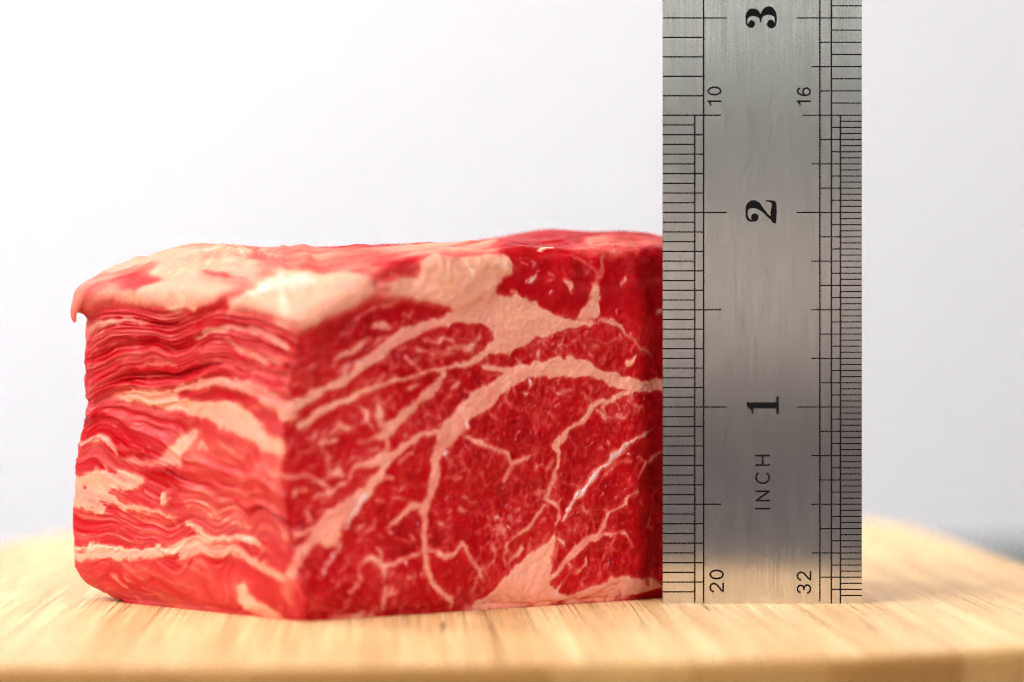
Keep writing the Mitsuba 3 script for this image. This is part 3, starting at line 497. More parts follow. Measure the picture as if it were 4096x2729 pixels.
('S',0.66,0.8,[0.17,0.51,0.75,0.58,0.48,0.58,0.51,0.24],[53.57,22.7,50.77,21.33,48.75,20.12,46.74,18.39,44.86,16.85,43.04,15.32,41.26,13.58,39.81,11.55],'silver'),  # whitish membrane streak with its highlight painted into the colour
('S',0.6,0.8,[0.34,0.41,0.24],[54.28,23.05,53.34,22.61,52.46,22.17],''),
('S',0.5,0.7,[0.27,0.34,0.24],[39.36,9.81,38.83,8.09,38.03,5.52],''),
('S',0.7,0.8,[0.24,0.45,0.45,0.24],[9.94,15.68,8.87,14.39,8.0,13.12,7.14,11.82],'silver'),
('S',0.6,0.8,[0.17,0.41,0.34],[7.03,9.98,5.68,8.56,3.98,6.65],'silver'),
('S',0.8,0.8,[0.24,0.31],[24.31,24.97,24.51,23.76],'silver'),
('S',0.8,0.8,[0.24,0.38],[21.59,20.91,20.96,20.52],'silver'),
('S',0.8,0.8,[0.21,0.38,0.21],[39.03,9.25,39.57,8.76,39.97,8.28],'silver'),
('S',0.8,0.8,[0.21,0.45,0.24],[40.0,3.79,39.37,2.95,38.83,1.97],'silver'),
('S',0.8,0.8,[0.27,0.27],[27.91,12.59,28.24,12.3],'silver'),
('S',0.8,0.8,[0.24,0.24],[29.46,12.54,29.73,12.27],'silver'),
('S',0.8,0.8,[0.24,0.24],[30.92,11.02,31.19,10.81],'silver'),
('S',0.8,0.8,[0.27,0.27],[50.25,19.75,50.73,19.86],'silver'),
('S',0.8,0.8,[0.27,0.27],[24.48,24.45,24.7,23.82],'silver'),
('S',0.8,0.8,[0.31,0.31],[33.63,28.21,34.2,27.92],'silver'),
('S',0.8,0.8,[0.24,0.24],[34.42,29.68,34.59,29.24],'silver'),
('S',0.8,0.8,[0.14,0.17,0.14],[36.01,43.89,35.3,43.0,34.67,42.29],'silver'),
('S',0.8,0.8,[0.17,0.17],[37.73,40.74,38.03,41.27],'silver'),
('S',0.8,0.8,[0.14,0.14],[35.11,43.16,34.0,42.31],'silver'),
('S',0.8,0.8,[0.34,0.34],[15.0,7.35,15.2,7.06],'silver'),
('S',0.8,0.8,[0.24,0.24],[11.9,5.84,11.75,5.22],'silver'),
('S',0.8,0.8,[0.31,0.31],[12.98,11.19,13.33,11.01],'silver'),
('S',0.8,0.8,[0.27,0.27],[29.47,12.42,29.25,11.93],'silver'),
('P',0.26,0.6,1.2,[-22.22,23.26,-11.9,21.82,-1.42,21.24,-2.19,11.54,-12.15,10.85,-20.76,12.15,-24.98,15.41],''),
('P',0.3,0.42,1.2,[-34.92,5.76,-26.37,6.39,-18.06,7.16,-9.75,5.1,-5.95,1.55,-13.12,1.12,-25.0,1.09,-32.77,2.81],''),
('P',0.3,0.35,0.8,[-47.91,8.53,-40.81,5.82,-38.41,2.42,-46.63,1.85,-47.51,4.91,-48.37,6.65],''),
('P',0.3,0.5,0.8,[-48.51,39.01,-37.25,36.46,-30.9,36.08,-34.96,34.7,-41.45,34.36,-48.55,35.92],''),
('S',0.7,0.55,[0.86,1.2,1.03,0.69,0.41],[-48.36,39.54,-41.81,37.62,-37.25,37.41,-34.34,37.57,-30.9,37.21],''),
('P',0.5,0.6,0.3,[-48.47,39.74,-40.19,36.93,-41.41,36.32,-45.37,37.48,-48.54,37.56],''),
('S',0.85,0.35,[0.41,0.69,0.86,0.86,0.86,0.75,0.51],[-21.36,35.21,-18.03,36.16,-13.94,36.48,-9.62,36.4,-5.99,35.98,-2.76,34.94,-0.9,34.01],''),
('S',0.6,0.45,[0.34,0.51,0.58,0.45],[-33.23,31.54,-30.61,32.04,-27.76,31.91,-24.71,31.77],''),
('S',0.5,0.35,[0.34,0.58,0.62,0.58,0.41],[-28.06,34.68,-26.67,33.83,-24.96,33.3,-22.49,33.67,-20.5,34.36],''),
('S',0.55,0.75,[0.34,0.86,1.1,1.03],[-15.53,35.38,-12.39,33.71,-7.68,32.97,-2.09,32.56],''),  # pink sheen painted as a pale stroke
('S',0.4,0.5,[0.34,0.62,0.69,0.69,0.51],[-21.34,32.29,-18.0,32.48,-13.8,32.16,-9.1,31.4,-3.58,30.54],''),
('S',0.4,0.5,[0.27,0.51,0.51],[-29.18,38.16,-25.78,37.62,-22.22,37.85],''),
('S',0.35,0.3,[0.51,0.69,0.69,0.34],[-24.99,36.43,-22.17,37.27,-18.88,38.09,-15.88,38.79],''),
('S',0.4,0.4,[0.24,0.34,0.27],[-40.13,32.24,-35.5,32.75,-32.02,32.95],''),
('S',0.4,0.4,[0.27,0.41,0.27],[-41.41,34.89,-37.25,34.85,-33.22,35.23],''),
('S',0.9,0.3,[0.51,0.94,1.29,1.37,1.46,1.63,1.89,2.23],[-25.25,28.63,-22.17,29.16,-18.53,29.71,-15.21,29.83,-11.23,29.41,-6.86,28.83,-2.63,27.92,0.74,26.5],'seam'),
('P',0.95,0.46,0.3,[-39.43,27.53,-36.99,28.18,-34.35,28.62,-31.5,28.57,-27.5,28.44,-25.51,28.63,-24.4,27.79,-21.92,27.39,-18.54,27.43,-15.15,27.41,-12.73,27.13,-9.2,26.03,-4.86,24.62,-10.9,23.96,-15.11,24.52,-18.0,24.99,-22.74,25.51,-26.37,26.1,-29.2,26.17,-32.02,26.65,-35.5,27.11],'seam'),
('S',-0.6,0.3,[0.17,0.41,0.24],[-25.0,27.65,-22.22,27.9,-19.13,28.19],''),
('S',0.85,0.36,[2.06,2.06,2.23,2.4,2.23,1.89],[-18.0,25.55,-13.6,24.64,-10.16,23.88,-5.9,23.19,-2.25,22.6,-0.23,22.11],'seam'),
('P',0.9,0.34,0.4,[-24.43,23.21,-21.91,23.92,-21.23,23.27,-22.58,21.69,-23.47,20.48,-24.0,18.84,-27.5,18.61,-30.9,18.7,-34.05,18.97,-36.38,19.5,-34.34,19.93,-31.49,19.64,-28.62,19.99,-26.92,20.81,-25.51,21.81],''),
('S',0.7,0.4,[0.69,1.03,1.03,0.86,0.69],[-48.71,24.22,-42.45,23.15,-39.69,22.21,-38.14,21.33,-37.25,20.46],''),
('P',0.92,0.3,0.25,[-48.62,19.54,-44.58,19.35,-40.76,18.42,-37.25,18.01,-34.34,17.9,-32.01,17.46,-31.61,16.77,-32.93,15.85,-35.5,15.23,-38.14,15.31,-39.33,15.0,-36.38,13.96,-33.23,13.74,-29.18,13.19,-25.78,12.63,-23.58,12.04,-25.78,12.12,-29.21,12.65,-33.22,12.85,-36.69,13.06,-39.28,13.23,-40.76,12.39,-42.54,13.29,-45.63,15.17,-48.55,15.69,-48.59,17.28],'seam'),
('S',-0.8,0.4,[0.27,0.38,0.24],[-41.41,14.31,-39.28,13.5,-37.25,13.0],''),
('S',-0.8,0.3,[0.34,0.45],[-45.19,17.97,-44.71,17.56],''),
('S',-0.6,0.4,[0.24,0.31,0.21],[-39.3,12.69,-37.84,12.4,-36.38,12.03],''),
('S',1,0.66,[0.41,0.58,0.58,0.51,0.58,0.58,0.51,0.38],[-48.49,9.95,-44.96,9.72,-42.75,8.73,-39.86,7.92,-36.39,7.75,-32.02,7.79,-29.22,8.16,-27.91,8.82],''),
('S',0.9,0.33,[0.86,1.03,1.03,0.96,0.86,0.86,0.75,0.51],[-48.37,9.38,-42.24,7.65,-37.25,6.82,-32.02,7.23,-27.5,7.62,-24.13,8.83,-21.9,9.7,-19.13,10.26],'seam'),
('S',0.95,0.55,[0.51,0.69,0.75,0.69,0.69,0.86,0.69],[-28.02,8.2,-24.14,8.22,-20.25,9.37,-17.16,9.93,-12.77,10.26,-8.77,10.32,-6.45,9.78],''),
('S',0.8,0.35,[1.03,1.54,1.37,1.2,1.37,1.54],[-24.13,7.36,-19.41,8.54,-13.75,8.84,-9.25,7.88,-5.73,6.95,-2.5,6.13],'seam'),
('S',0.8,0.5,[0.69,0.96,0.86,0.69],[-22.44,11.57,-20.25,10.99,-18.84,10.35,-17.2,10.08],''),
('P',1,0.55,0.2,[-12.61,4.56,-11.49,4.65,-9.51,3.01,-6.98,1.74,-4.92,0.71,-3.97,0.0,-6.08,0.0,-8.84,0.11,-10.96,0.69,-12.65,2.12],'seam'),
('P',0.45,0.3,0.5,[-19.43,3.09,-15.89,4.72,-12.54,5.25,-12.36,2.13,-15.74,2.08],''),
('S',0.6,0.6,[0.51,0.86,0.69],[-39.03,4.27,-37.68,3.55,-36.31,2.78],''),
('S',1,0.5,[0.34,1.1,1.27,0.69],[-27.23,15.41,-26.78,15.12,-26.76,14.68,-26.67,14.24],'bead'),
('S',0.5,0.35,[1.89,2.06,2.06,1.89,1.72],[-0.17,21.61,-0.81,18.94,-1.62,15.9,-1.51,13.23,-0.29,11.14],''),
('S',0.55,0.3,[1.37,1.89,1.72,1.03],[-2.5,6.13,-1.28,5.81,-2.74,4.16,-2.0,2.93],''),
('S',0.45,0.35,[1.03,1.54,1.54],[-0.07,32.0,-0.69,29.82,0.32,27.82],''),
('S',0.5,0.5,[0.69,0.69,0.69],[-20.25,16.3,-16.56,15.74,-12.69,14.54],''),
('S',0.5,0.5,[0.69,0.69,0.69],[-16.26,22.04,-13.2,20.94,-8.65,19.43],''),
('S',0.5,0.5,[0.62,0.62,0.62],[-18.0,12.96,-13.67,12.47,-8.68,11.7],''),
('S',0.5,0.5,[0.62,0.62],[-25.25,11.95,-24.42,11.15],''),
('S',0.5,0.5,[0.41,0.41],[-26.36,16.07,-24.67,15.96],''),
('S',0.5,0.5,[0.51,0.51,0.51],[-23.58,14.79,-20.76,13.53,-18.01,12.81],''),
('S',0.5,0.5,[0.51,0.51],[-11.94,16.59,-8.22,15.76],''),
('S',0.5,0.5,[0.27,0.27,0.27],[-33.22,12.34,-30.32,11.74,-26.36,11.41],''),
('S',0.5,0.5,[0.27,0.27,0.27],[-36.38,10.97,-33.22,10.57,-29.23,10.07],''),
('S',0.5,0.5,[0.31,0.31,0.31],[-39.87,9.74,-36.38,9.2,-32.02,8.9],''),
('S',0.5,0.5,[0.24,0.24,0.24],[-29.24,4.99,-25.08,4.02,-21.13,2.96],''),
('S',0.5,0.5,[0.34,0.34],[-33.23,5.86,-29.25,4.83],''),
('S',0.5,0.5,[0.24,0.24],[-42.56,7.05,-39.32,5.78],''),
('S',0.5,0.5,[0.41,0.41,0.41],[-24.99,6.81,-20.81,5.98,-18.04,5.12],''),
('S',0.5,0.5,[0.24,0.24],[-34.41,4.91,-30.9,3.67],''),
('S',0.5,0.5,[0.24,0.24],[-32.65,3.0,-27.88,1.34],''),
('S',0.5,0.5,[0.41,0.41],[-27.27,0.25,-24.8,0.0],''),
('S',0.5,0.5,[0.34,0.34],[-20.18,1.0,-18.24,0.68],'')]
FLOW = [
[-48.54,39.88,-37.85,37.69,-29.23,37.13,-24.99,37.12,-20.82,37.94,-16.68,38.77,-12.56,38.42,-6.87,37.7,-0.99,36.53],
[-48.59,36.84,-37.85,35.39,-33.5,35.72,-27.76,35.22,-23.54,35.72,-19.42,36.57,-13.95,36.72,-8.15,36.32,-2.78,35.11],
[-48.58,34.64,-39.43,32.13,-33.49,33.82,-29.2,34.68,-25.54,33.3,-22.2,33.85,-18.03,35.22,-13.87,34.87,-7.87,34.14,-2.99,33.42],
[-48.58,33.24,-37.85,31.51,-32.02,32.42,-24.99,32.09,-20.79,33.17,-16.65,33.51,-10.82,32.54,-3.95,31.51,0.45,30.84],
[-48.54,31.05,-37.82,29.55,-32.02,30.48,-26.37,30.7,-20.78,31.43,-15.2,31.81,-9.01,31.09,-1.78,29.97,1.17,28.81],
[-48.58,28.86,-39.43,27.53,-33.49,28.36,-26.35,28.63,-20.81,29.38,-15.19,29.79,-8.78,29.06,-1.36,27.81,1.53,26.11],
[-48.62,26.69,-41.23,25.67,-34.97,24.56,-29.22,23.46,-23.53,21.85,-18.0,20.26,-9.88,18.71,-0.47,17.28],
[-48.55,22.74,-42.66,22.07,-37.85,19.74,-33.49,18.61,-26.36,16.76,-18.0,15.52,-8.5,13.9,-0.17,12.78],
[-48.62,20.43,-40.78,17.35,-32.02,15.17,-23.58,13.41,-16.61,11.98,-8.74,11.21],
[-48.56,15.52,-40.75,12.01,-32.01,10.29,-26.92,9.47],
[-48.55,10.12,-37.82,7.92,-29.22,8.16,-20.76,9.59,-12.16,10.18,-5.12,9.8],
[-48.32,8.72,-40.77,5.99,-32.21,4.31,-24.03,2.79,-15.77,1.85,-4.96,0.91],
[-48.33,6.7,-45.79,3.27,-34.93,0.0,-25.36,0.0,-16.11,0.0]]
# ---------------------------------------------------------------- tissue: how fat and lean are laid out over the surface
def n2(s, w, f, seed=0, k=0.): return meshkit.noise(np.stack([s * f, w * f, np.full_like(s, k)], -1), seed)
def f2(s, w, f, seed=0, o=3): return meshkit.fbm(np.stack([s * f, w * f, np.zeros_like(s)], -1), o, seed)
def sstep(a, b, x):
    t = np.clip((x - a) / (b - a), 0, 1); return t * t * (3 - 2 * t)

P, W = base_surface()
NS = len(S_FINE)
S = np.broadcast_to(S_ALL, W.shape)
V = np.arange(NS)
s_, w_ = np.array(S[:, :NS]), W[:, :NS].copy()
# ragged edges: look the layout up at slightly displaced places
ws = s_ + (f2(s_, w_, .9, 11, 3) - .5) * .9 + (n2(s_, w_, 3.3, 12) - .5) * .2
ww = w_ + (f2(s_, w_, .9, 13, 3) - .5) * .9 + (n2(s_, w_, 3.3, 14) - .5) * .2
LEAN_TONE = np.where(s_ < 0, .5, .12) + 0 * w_  # left face paler: haze of the side light put into its lean colour
fat = np.zeros_like(w_); tone = LEAN_TONE.copy(); rel = np.zeros_like(w_); tags = {k: np.zeros_like(w_) for k in ('cap', 'seam', 'silver', 'bead')}

def columns(pts, pad):
    lo, hi = pts[:, 0].min() - pad, pts[:, 0].max() + pad
    return slice(max(0, np.searchsorted(S_FINE, lo)), min(NS, np.searchsorted(S_FINE, hi)))
def seg_dist(x, y, a, b):
    d = b - a; L2 = max(d @ d, 1e-9)
    t = np.clip(((x - a[0]) * d[0] + (y - a[1]) * d[1]) / L2, 0, 1)
    return np.hypot(x - a[0] - t * d[0], y - a[1] - t * d[1]), t
def lay(mask, sl, f, tn, tg, raise_=0.):
    if f >= 0:
        cover = mask
        fat[:, sl] = fat[:, sl] * (1 - cover) + f * cover if tg != 'vein' else np.maximum(fat[:, sl], f * cover)
    else:
        cover = mask * -f; fat[:, sl] *= 1 - cover
    if tn >= 0: tone[:, sl] = tone[:, sl] * (1 - cover) + tn * cover
    if tg in tags: tags[tg][:, sl] = np.maximum(tags[tg][:, sl], cover)
# fine side branches that leave the larger fat veins of the cut front
rng = np.random.default_rng(7)
BRANCHES = []
for kind, f, tn, width, flatpts, tg in TISSUE:
    pts = np.array(flatpts).reshape(-1, 2)
    if tg == 'silver' or f < .8 or tn > .5 or pts[:, 0].mean() < 2 or pts[:, 1].max() > 41: continue
    if kind == 'P': pts = np.vstack([pts, pts[:1]]); wid = np.full(len(pts), .1)
    else: wid = np.array(width) / 2
    for i in range(len(pts) - 1):
        d = pts[i + 1] - pts[i]; n = np.hypot(*d)
        for _ in range(rng.poisson(n * (.55 if kind == 'S' else .3))):
            t = rng.random(); side_ = rng.choice([-1, 1]); ang = math.atan2(d[1], d[0]) + side_ * rng.uniform(.5, 1.5); L = rng.uniform(.7, 2.3) * rng.uniform(.6, 1)
            p = pts[i] + d * t + np.array([math.cos(ang), math.sin(ang)]) * (wid[i] * .6); path = [p]
            for k in range(4):
                ang += rng.normal(0, .38); p = p + np.array([math.cos(ang), math.sin(ang)]) * L / 4; path.append(p)
            w0 = rng.uniform(.16, .36)
            BRANCHES.append(('S', rng.uniform(.5, .85), .2, list(w0 * np.array([1.25, 1., .75, .5, .2])), np.array(path).ravel().tolist(), ''))
for kind, f, tn, width, flatpts, tg in BRANCHES + TISSUE:
    pts = np.array(flatpts).reshape(-1, 2)
    if kind == 'P':
        sl = columns(pts, width + 1.2); x, y = ws[:, sl], ww[:, sl]
        d = np.full(x.shape, 1e9); inside = np.zeros(x.shape, bool)
        for a, b in zip(pts, np.roll(pts, -1, 0)):
            d = np.minimum(d, seg_dist(x, y, a, b)[0])
            c = (a[1] > y) != (b[1] > y)
            if a[1] != b[1]: inside ^= c & (x < (b[0] - a[0]) * (y - a[1]) / (b[1] - a[1]) + a[0])
        sd = np.where(inside, d, -d)
        lay(sstep(-width * 2.3, width * 2.3, sd), sl, f, tn, tg)
    else:
        wid = np.array(width) / 2 * (1.1 if pts[0, 0] < -2 else .82)
        sl = columns(pts, wid.max() + 1.2); x, y = ws[:, sl], ww[:, sl]
        m = np.zeros(x.shape)
        for i in range(len(pts) - 1):
            d, t = seg_dist(x, y, pts[i], pts[i + 1]); r = wid[i] * (1 - t) + wid[i + 1] * t
            soft = np.maximum(.26, r * .5) if tn <= .5 else np.maximum(.24, r * .6)
            if pts[0, 0] < -2: soft = np.maximum(.3, r * .75)
            m = np.maximum(m, sstep(-soft, soft, r - d))
        if pts[0, 0] >= -2 and tg != 'silver': m = m * (.74 + .26 * sstep(.3, .6, n2(x, y, .8, 23)))
        lay(m, sl, f, tn, tg or ('vein' if f <= .95 and tn < .5 and tn >= 0 else ''))

# direction of the layers on the torn left face: a height coordinate that follows the folds
fp, fv = [], []
for line in FLOW:
    p = np.array(line).reshape(-1, 2); fp.append(p); fv.append(np.full(len(p), p[0, 1]))
flow = RBFInterpolator(np.vstack(fp), np.concatenate(fv), kernel='thin_plate_spline', smoothing=1.5)
gs, gw = np.linspace(-52, 6, 59), np.linspace(0, 62, 63)
gg = flow(np.stack(np.meshgrid(gs, gw), -1).reshape(-1, 2)).reshape(63, 59)
from scipy.ndimage import map_coordinates
lev = map_coordinates(gg, [np.clip(w_, 0, 62), np.clip(s_ + 52, 0, 58)], order=1, mode='nearest')
left = sstep(1.2, -1.2, s_)                                   # 1 on the left face, 0 on the cut front
side = sstep(1.5, -1.5, w_ - 38.5)                            # below the rim
upper = sstep(20.5, 23.5, lev) * side * left                  # the stack of thin folded layers
lower = (1 - sstep(20.5, 23.5, lev)) * side * left
lev2 = lev + (f2(s_, w_, .07, 21, 2) - .5) * 1.2 + (n2(s_, w_, .35, 22) - .5) * .35 * sstep(20.5, 23.5, lev)
lay1 = meshkit.noise(np.stack([s_ * .035, lev2 * .62, 0 * s_], -1), 31)
lay2 = meshkit.noise(np.stack([s_ * .07, lev2 * 1.5, 0 * s_], -1), 32)
lay3 = meshkit.noise(np.stack([s_ * .2, lev2 * 3.1, 0 * s_], -1), 33)
lay4 = meshkit.noise(np.stack([s_ * .42, lev2 * 6.0, 0 * s_], -1), 34)
rid = 1 - np.abs(2 * lay1 - 1)
rid2 = 1 - np.abs(2 * lay2 - 1)
# pale connective edges between the layers
edge = sstep(.80, .97, rid2) * (.35 + .5 * f2(s_, w_, .3, 35, 2))
fat = np.maximum(fat, upper * edge * .5)
fib = sstep(.62, .86, lay3) * sstep(.35, .65, f2(s_, w_, .35, 36, 2))
fib2 = sstep(.60, .9, lay2) * sstep(.4, .65, f2(s_, w_, .22, 37, 2))
fat = np.maximum(fat, lower * np.maximum(fib * .34, fib2 * .36))
fat = np.maximum(fat, left * side * sstep(.74, .92, lay4) * sstep(.4, .6, f2(s_, w_, .3, 38, 2)) * .5)
tone = tone - upper * (sstep(.62, .3, lay1) * .42 - .04) + lower * .06
tone = tone + (upper + lower) * (lay2 - .5) * .35
# marbling flecks and webs on the cut front
front = 1 - left
web = 1 - np.abs(2 * f2(ws, ww, .62, 41, 3) - 1)
patch = sstep(.45, .68, f2(s_, w_, .16, 42, 2))
fat = np.maximum(fat, front * side * sstep(.90, .985, web) * patch * .36)
web2 = 1 - np.abs(2 * f2(ws, ww, 1.5, 43, 2) - 1)
fat = np.maximum(fat, front * side * sstep(.86, .99, web2) * sstep(.42, .65, f2(s_, w_, .2, 44, 2)) * .3)
def cells(x, y, seed):
    'difference of the distances to the two nearest jittered points: small along the threads between fibre bundles'
    d1, d2 = np.full(x.shape, 9.), np.full(x.shape, 9.); ix, iy = np.floor(x), np.floor(y)
    for a in (-1, 0, 1):
        for b in (-1, 0, 1):
            cx, cy = ix + a, iy + b
            h = np.abs(np.sin(cx * 127.1 + cy * 311.7 + seed) * 43758.5453) % 1; g = np.abs(np.sin(cx * 269.5 + cy * 183.3 + seed) * 23421.631) % 1
            d = np.hypot(cx + h - x, cy + g - y)
            d2 = np.where(d < d1, d1, np.minimum(d2, d)); d1 = np.minimum(d1, d)
    return d2 - d1
cx_, cy_ = ws * .62 + ww * .18, ww * .50 - ws * .15
thread = sstep(.16, .02, cells(cx_, cy_, 1.) + (f2(s_, w_, .8, 71, 2) - .5) * .22)
where = sstep(.40, .62, f2(s_, w_, .13, 72, 2) + .22 * np.exp(-((s_ - 33) / 9) ** 2 - ((w_ - 17) / 8) ** 2))
fat = np.maximum(fat, front * side * thread * where * .66 * sstep(.22, .55, f2(s_, w_, .9, 75, 2)) * sstep(55, 46, s_))
thread2 = sstep(.2, .02, cells(cx_ * 2.3 + 40, cy_ * 2.3, 5.) + (f2(s_, w_, 1.1, 73, 2) - .5) * .3)
fat = np.maximum(fat, front * side * thread2 * sstep(.42, .66, f2(s_, w_, .17, 74, 2) + .16 * np.exp(-((s_ - 36) / 9) ** 2 - ((w_ - 16) / 9) ** 2)) * .32 * sstep(55, 46, s_))
diag = (s_ * .62 + w_ * .78); dperp = (-s_ * .78 + w_ * .62)
fleck = meshkit.noise(np.stack([diag * .9, dperp * 1.9, 0 * s_], -1), 45)
fat = np.maximum(fat, front * side * sstep(.86, .95, fleck) * .55)
fat = np.maximum(fat, front * side * sstep(.9, .97, n2(s_, w_, 2.4, 46)) * .6)
# uneven bundles in the lean, films and blood on the fat
tone = tone + front * side * ((f2(s_, w_, .5, 47, 3) - .5) * .3 + (f2(s_, w_, .11, 49, 2) - .5) * .34 + .02)
bundle = n2(s_, w_, 1.7, 48) * .5 + n2(s_, w_, 4.0, 49) * .5
tone = np.clip(tone + (bundle - .5) * .11, 0, 1)
top = sstep(38.5, 42.5, w_)
streak = meshkit.noise(np.stack([s_ * .16, w_ * .75, 0 * s_], -1), 51)
fat = np.clip(fat + top * (streak - .5) * .5 * (1 - sstep(.8, 1, fat)), 0, 1)
tone = np.clip(tone + top * (f2(s_, w_, .35, 52, 3) - .5) * .3, 0, 1)

fat = fat * .35 + gaussian_filter(fat, 1.5) * .65
soft_top = sstep(38.2, 40.5, w_) * sstep(24, 12, s_)
fat = fat * (1 - soft_top) + (gaussian_filter(fat, 6) * .7 + fat * .3) * soft_top
tone = tone * (1 - soft_top) + gaussian_filter(tone, 6) * soft_top
low_ = 1 - .6 * sstep(9, 5, w_)
grain = low_ * ((lay3 - .5) * .5 + (lay4 - .5) * .42) * (.35 + 1.0 * f2(s_, w_, .18, 39, 2))
fat = np.clip(fat + left * side * grain * sstep(.95, .6, fat) * (.25 + .75 * sstep(.02, .2, fat)) * (.35 + .65 * lower), 0, 1)
tone = tone + left * side * (grain * .35 + (lay2 - .5) * .18)
# fat is not one colour: lobules, a little blood, paler crumbs
tone = np.clip(tone + fat * ((f2(s_, w_, .55, 55, 3) - .5) * .34 + (n2(s_, w_, 3.1, 56) - .5) * .12), 0, 1)
tone = np.where(tags['cap'] > .5, tone, tone * (1 - .3 * front * side * fat))
lob = 1 - np.abs(2 * f2(s_, w_, .42, 57, 2) - 1)
fat = fat - sstep(.955, 1., lob) * sstep(.9, 1., fat) * .22
# ---------------------------------------------------------------- relief, in millimetres along the surface normal
rel += .10 * fat * front * side + gaussian_filter(fat, 3) * (n2(s_, w_, 1.6, 66) - .5) * .12 + fat * (n2(s_, w_, 4.5, 67) - .5) * .05
calm = .45 + .55 * sstep(-47, -38, s_)
rel += calm * upper * ((rid - .5) * .95 + (rid2 - .5) * .42 + (lay3 - .5) * .2 + (lay4 - .5) * .13)
rel += calm * lower * ((rid - .5) * .22 + (rid2 - .5) * .08 + (lay3 - .5) * .09 + (lay4 - .5) * .08 + .25 * fat)
rel += .75 * gaussian_filter(tags['cap'], 3)
rel += .7 * tags['bead'] + .10 * tags['silver']
rel += (f2(s_, w_, .14, 61, 3) - .5) * 1.2
rel += front * side * ((f2(s_, w_, .45, 62, 3) - .5) * .55 + (n2(s_, w_, 2.6, 63) - .5) * .07 + (n2(s_, w_, 5, 64) - .5) * .05)
rel += top * ((f2(s_, w_, .22, 65, 4) - .5) * 1.1 + (streak - .5) * .3)
drops = sstep(.78, .97, n2(s_, w_, 1.7, 68)) * sstep(.45, .62, f2(s_, w_, .25, 69, 2))
rel += drops * .11 * (1 - top)
foot = sstep(0, 1.4, w_)
rel = rel * (.15 + .85 * foot)
end = sstep(60, 56, s_) * sstep(-51.6, -49, s_) * (1 - sstep(-70, -5, np.arange(len(w_))[:, None] - (N_SIDE + N_TOP - 8)))
full_rel = np.zeros(W.shape); full_rel[:, :NS] = rel * end
def normals_of(P):
    du = np.empty_like(P); du[:, 1:-1] = P[:, 2:] - P[:, :-2]; du[:, 0] = P[:, 1] - P[:, -1]; du[:, -1] = P[:, 0] - P[:, -2]
    dv = np.gradient(P, axis=0); n = np.cross(du, dv); return n / np.maximum(np.linalg.norm(n, axis=2, keepdims=True), 1e-9)
N0 = normals_of(P)
Q = P + full_rel[..., None] * N0
Q[..., 2] = np.maximum(Q[..., 2], .02)
# ---------------------------------------------------------------- meshes: lean muscles, fat seams, cap, marbling
FAT = np.full(W.shape, .3); TONE = np.full(W.shape, .4); FAT[:, :NS] = fat; TONE[:, :NS] = tone
R, C = W.shape
idx = np.arange(R * C).reshape(R, C); nxt = np.roll(idx, -1, 1)
a, b, c, d = idx[:-1], nxt[:-1], nxt[1:], idx[1:]
quads = np.stack([a, b, c, d], -1)
verts = Q.reshape(-1, 3) * MM
fn = np.zeros_like(verts)
tri = np.concatenate([quads[..., [0, 1, 2]].reshape(-1, 3), quads[..., [0, 2, 3]].reshape(-1, 3)])
cr = np.cross(verts[tri[:, 1]] - verts[tri[:, 0]], verts[tri[:, 2]] - verts[tri[:, 0]])
for k in range(3):
    for ax in range(3): fn[:, ax] += np.bincount(tri[:, k], cr[:, ax], len(fn))
fn /= np.maximum(np.linalg.norm(fn, axis=1, keepdims=True), 1e-30)
uvs = np.stack([FAT.ravel(), TONE.ravel()], 1)
mask_cap = np.zeros((R, C), bool); mask_cap[:, :NS] = tags['cap'] > .5
mask_seam = np.zeros((R, C), bool); mask_seam[:, :NS] = (tags['seam'] > .5)
mask_glint = np.zeros((R, C), bool); mask_glint[:, :NS] = tags['silver'] > .12
isfat = FAT > .5
part = np.zeros((R - 1, C), int)                             # 0 lean
def quadmask(m): return m[:-1] & m[1:]
names = {}
lean = ~isfat; lean[:, NS:] = True
qf = quadmask(isfat)
part[qf] = 1
part[quadmask(mask_seam & isfat)] = 2
part[quadmask(mask_glint)] = 3
part[quadmask(mask_cap)] = 4
def mesh_part(key, sel, look='raw_meat'):
    q = quads[sel]
    if len(q) == 0: return
    t = np.concatenate([q[:, [0, 1, 2]], q[:, [0, 2, 3]]]); used, inv = np.unique(t, return_inverse=True)
    m = trimesh.Trimesh(verts[used], inv.reshape(-1, 3), process=False)
    path = meshkit.write_ply(m, False, uvs[used], None, fn[used])
    scene[key] = {'type': 'ply', 'filename': path, 'face_normals': False, 'bsdf': {'type': 'ref', 'id': look}}
def split(code, name, least, rest, look='raw_meat'):
    lab, n = nd_label(part == code)
    size = np.bincount(lab.ravel()); size[0] = 0
    order = [i for i in np.argsort(-size) if size[i] >= least]
    small = (part == code) & ~np.isin(lab, order)
    for j, i in enumerate(order): mesh_part('beef_block__' + name + ('_%03d' % j if j else ''), lab == i, look)
    mesh_part('beef_block__' + rest, small, look)
    return len(order), small.any()
def tissue(p, n, uv):
    f, t = uv.x, uv.y
    g = noise(p.x * 9000, p.y * 9000, p.z * 9000) - .5
    lean = mix((.33, .0003, .0022), (.54, .0025, .0075), dr.clip(t / .22, 0, 1))
    lean = mix(lean, (.67, .076, .082), dr.clip((t - .22) / .78, 0, 1))
    lean = mix(lean, (.66, .16, .16), dr.clip((t - .6) * 1.6, 0, 1))
    film = mix((.57, .024, .028), (.80, .155, .108), t)
    fatc = mix((.80, .22, .182), (.89, .375, .275), dr.clip(t / .35, 0, 1))
    fatc = mix(fatc, (.92, .40, .25), dr.clip((t - .35) / .2, 0, 1))
    fatc = mix(fatc, (.96, .86, .77), dr.clip((t - .55) / .45, 0, 1))
    c = mix(lean, film, smoothstep(.0, .45, f))
    c = mix(c, fatc, smoothstep(.35, .85, f))
    return c * (1 + g * .10)
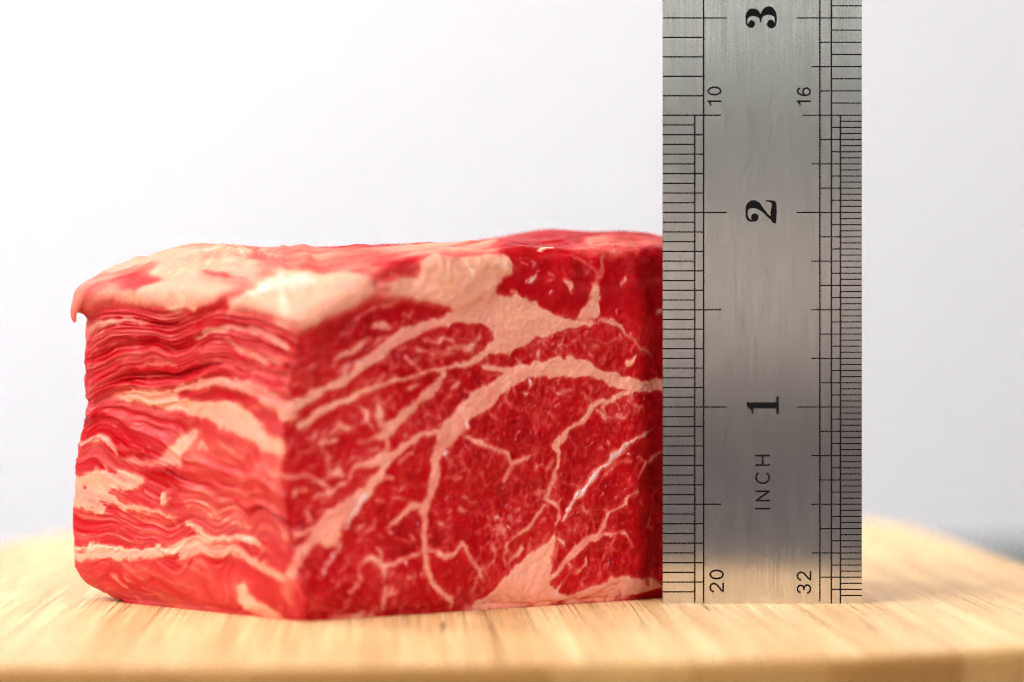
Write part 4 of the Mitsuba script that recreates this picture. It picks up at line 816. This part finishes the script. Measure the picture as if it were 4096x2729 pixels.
mat('raw_meat', {'type': 'twosided', 'bsdf': {'type': 'principled', 'base_color': proc(tissue), 'specular': .025,
     'roughness': proc(lambda p, n, uv: .33 + .16 * uv.x + .16 * (noise(p.x * 2500, p.y * 2500, p.z * 2500) - .5)), 'clearcoat': .55, 'clearcoat_gloss': .93}})
split(0, 'muscle', 1400, 'lean_scrap')
split(2, 'fat_seam', 700, 'fat_trace')
split(4, 'fat_cap', 1500, 'fat_rag')
mat('glint_film', {'type': 'twosided', 'bsdf': {'type': 'principled', 'base_color': proc(lambda p, n, uv: mix((.54, .02, .03), (.84, .50, .50), smoothstep(.2, .75, uv.x))), 'specular': .6,
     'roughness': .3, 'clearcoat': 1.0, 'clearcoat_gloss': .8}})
split(3, 'membrane_glint', 60, 'glint_trace', 'glint_film')  # membrane streak plus wet highlights painted as pale strokes
mesh_part('beef_block__marbling', part == 1)
labels['beef_block__marbling'] = {'label': 'fine white marbling veins and flecks through the red lean', 'kind': 'stuff'}
for key, lab in (('lean_scrap', 'small red lean islands between the fat veins'), ('fat_trace', 'thin ends of the fat seams'), ('fat_rag', 'small scraps of the fat cap'), ('glint_trace', 'small pale flecks painted as wet glints')):
    if 'beef_block__' + key in scene: labels['beef_block__' + key] = {'label': lab, 'kind': 'stuff'}
tag('beef_block', 'thick raw red beef block with white marbling and a creamy fat cap', 'raw meat')
# the little hook of fat that hangs over the left rim
pathh = np.array([(-55.8, 4.8, 40.9, 1.0), (-56.7, 4.2, 40.1, .95), (-57.3, 3.7, 39.2, .72), (-57.65, 3.4, 38.4, .5), (-57.75, 3.3, 37.6, .38), (-57.6, 3.3, 37.0, .25)])
hook = sum((m3.Manifold.batch_hull([m3.Manifold.sphere(p[3], 24).translate(p[:3]), m3.Manifold.sphere(q[3], 24).translate(q[:3])]) for p, q in zip(pathh, pathh[1:])), m3.Manifold())
hm = hook.refine_to_length(.3).to_mesh(); hook = trimesh.Trimesh(hm.vert_properties[:, :3], hm.tri_verts); trimesh.smoothing.filter_taubin(hook, iterations=12)
hook.vertices *= MM
scene['beef_block__fat_flap'] = ply(hook, 'raw_meat', smooth=True, uv=np.c_[np.full(len(hook.vertices), .62), np.full(len(hook.vertices), .25)])
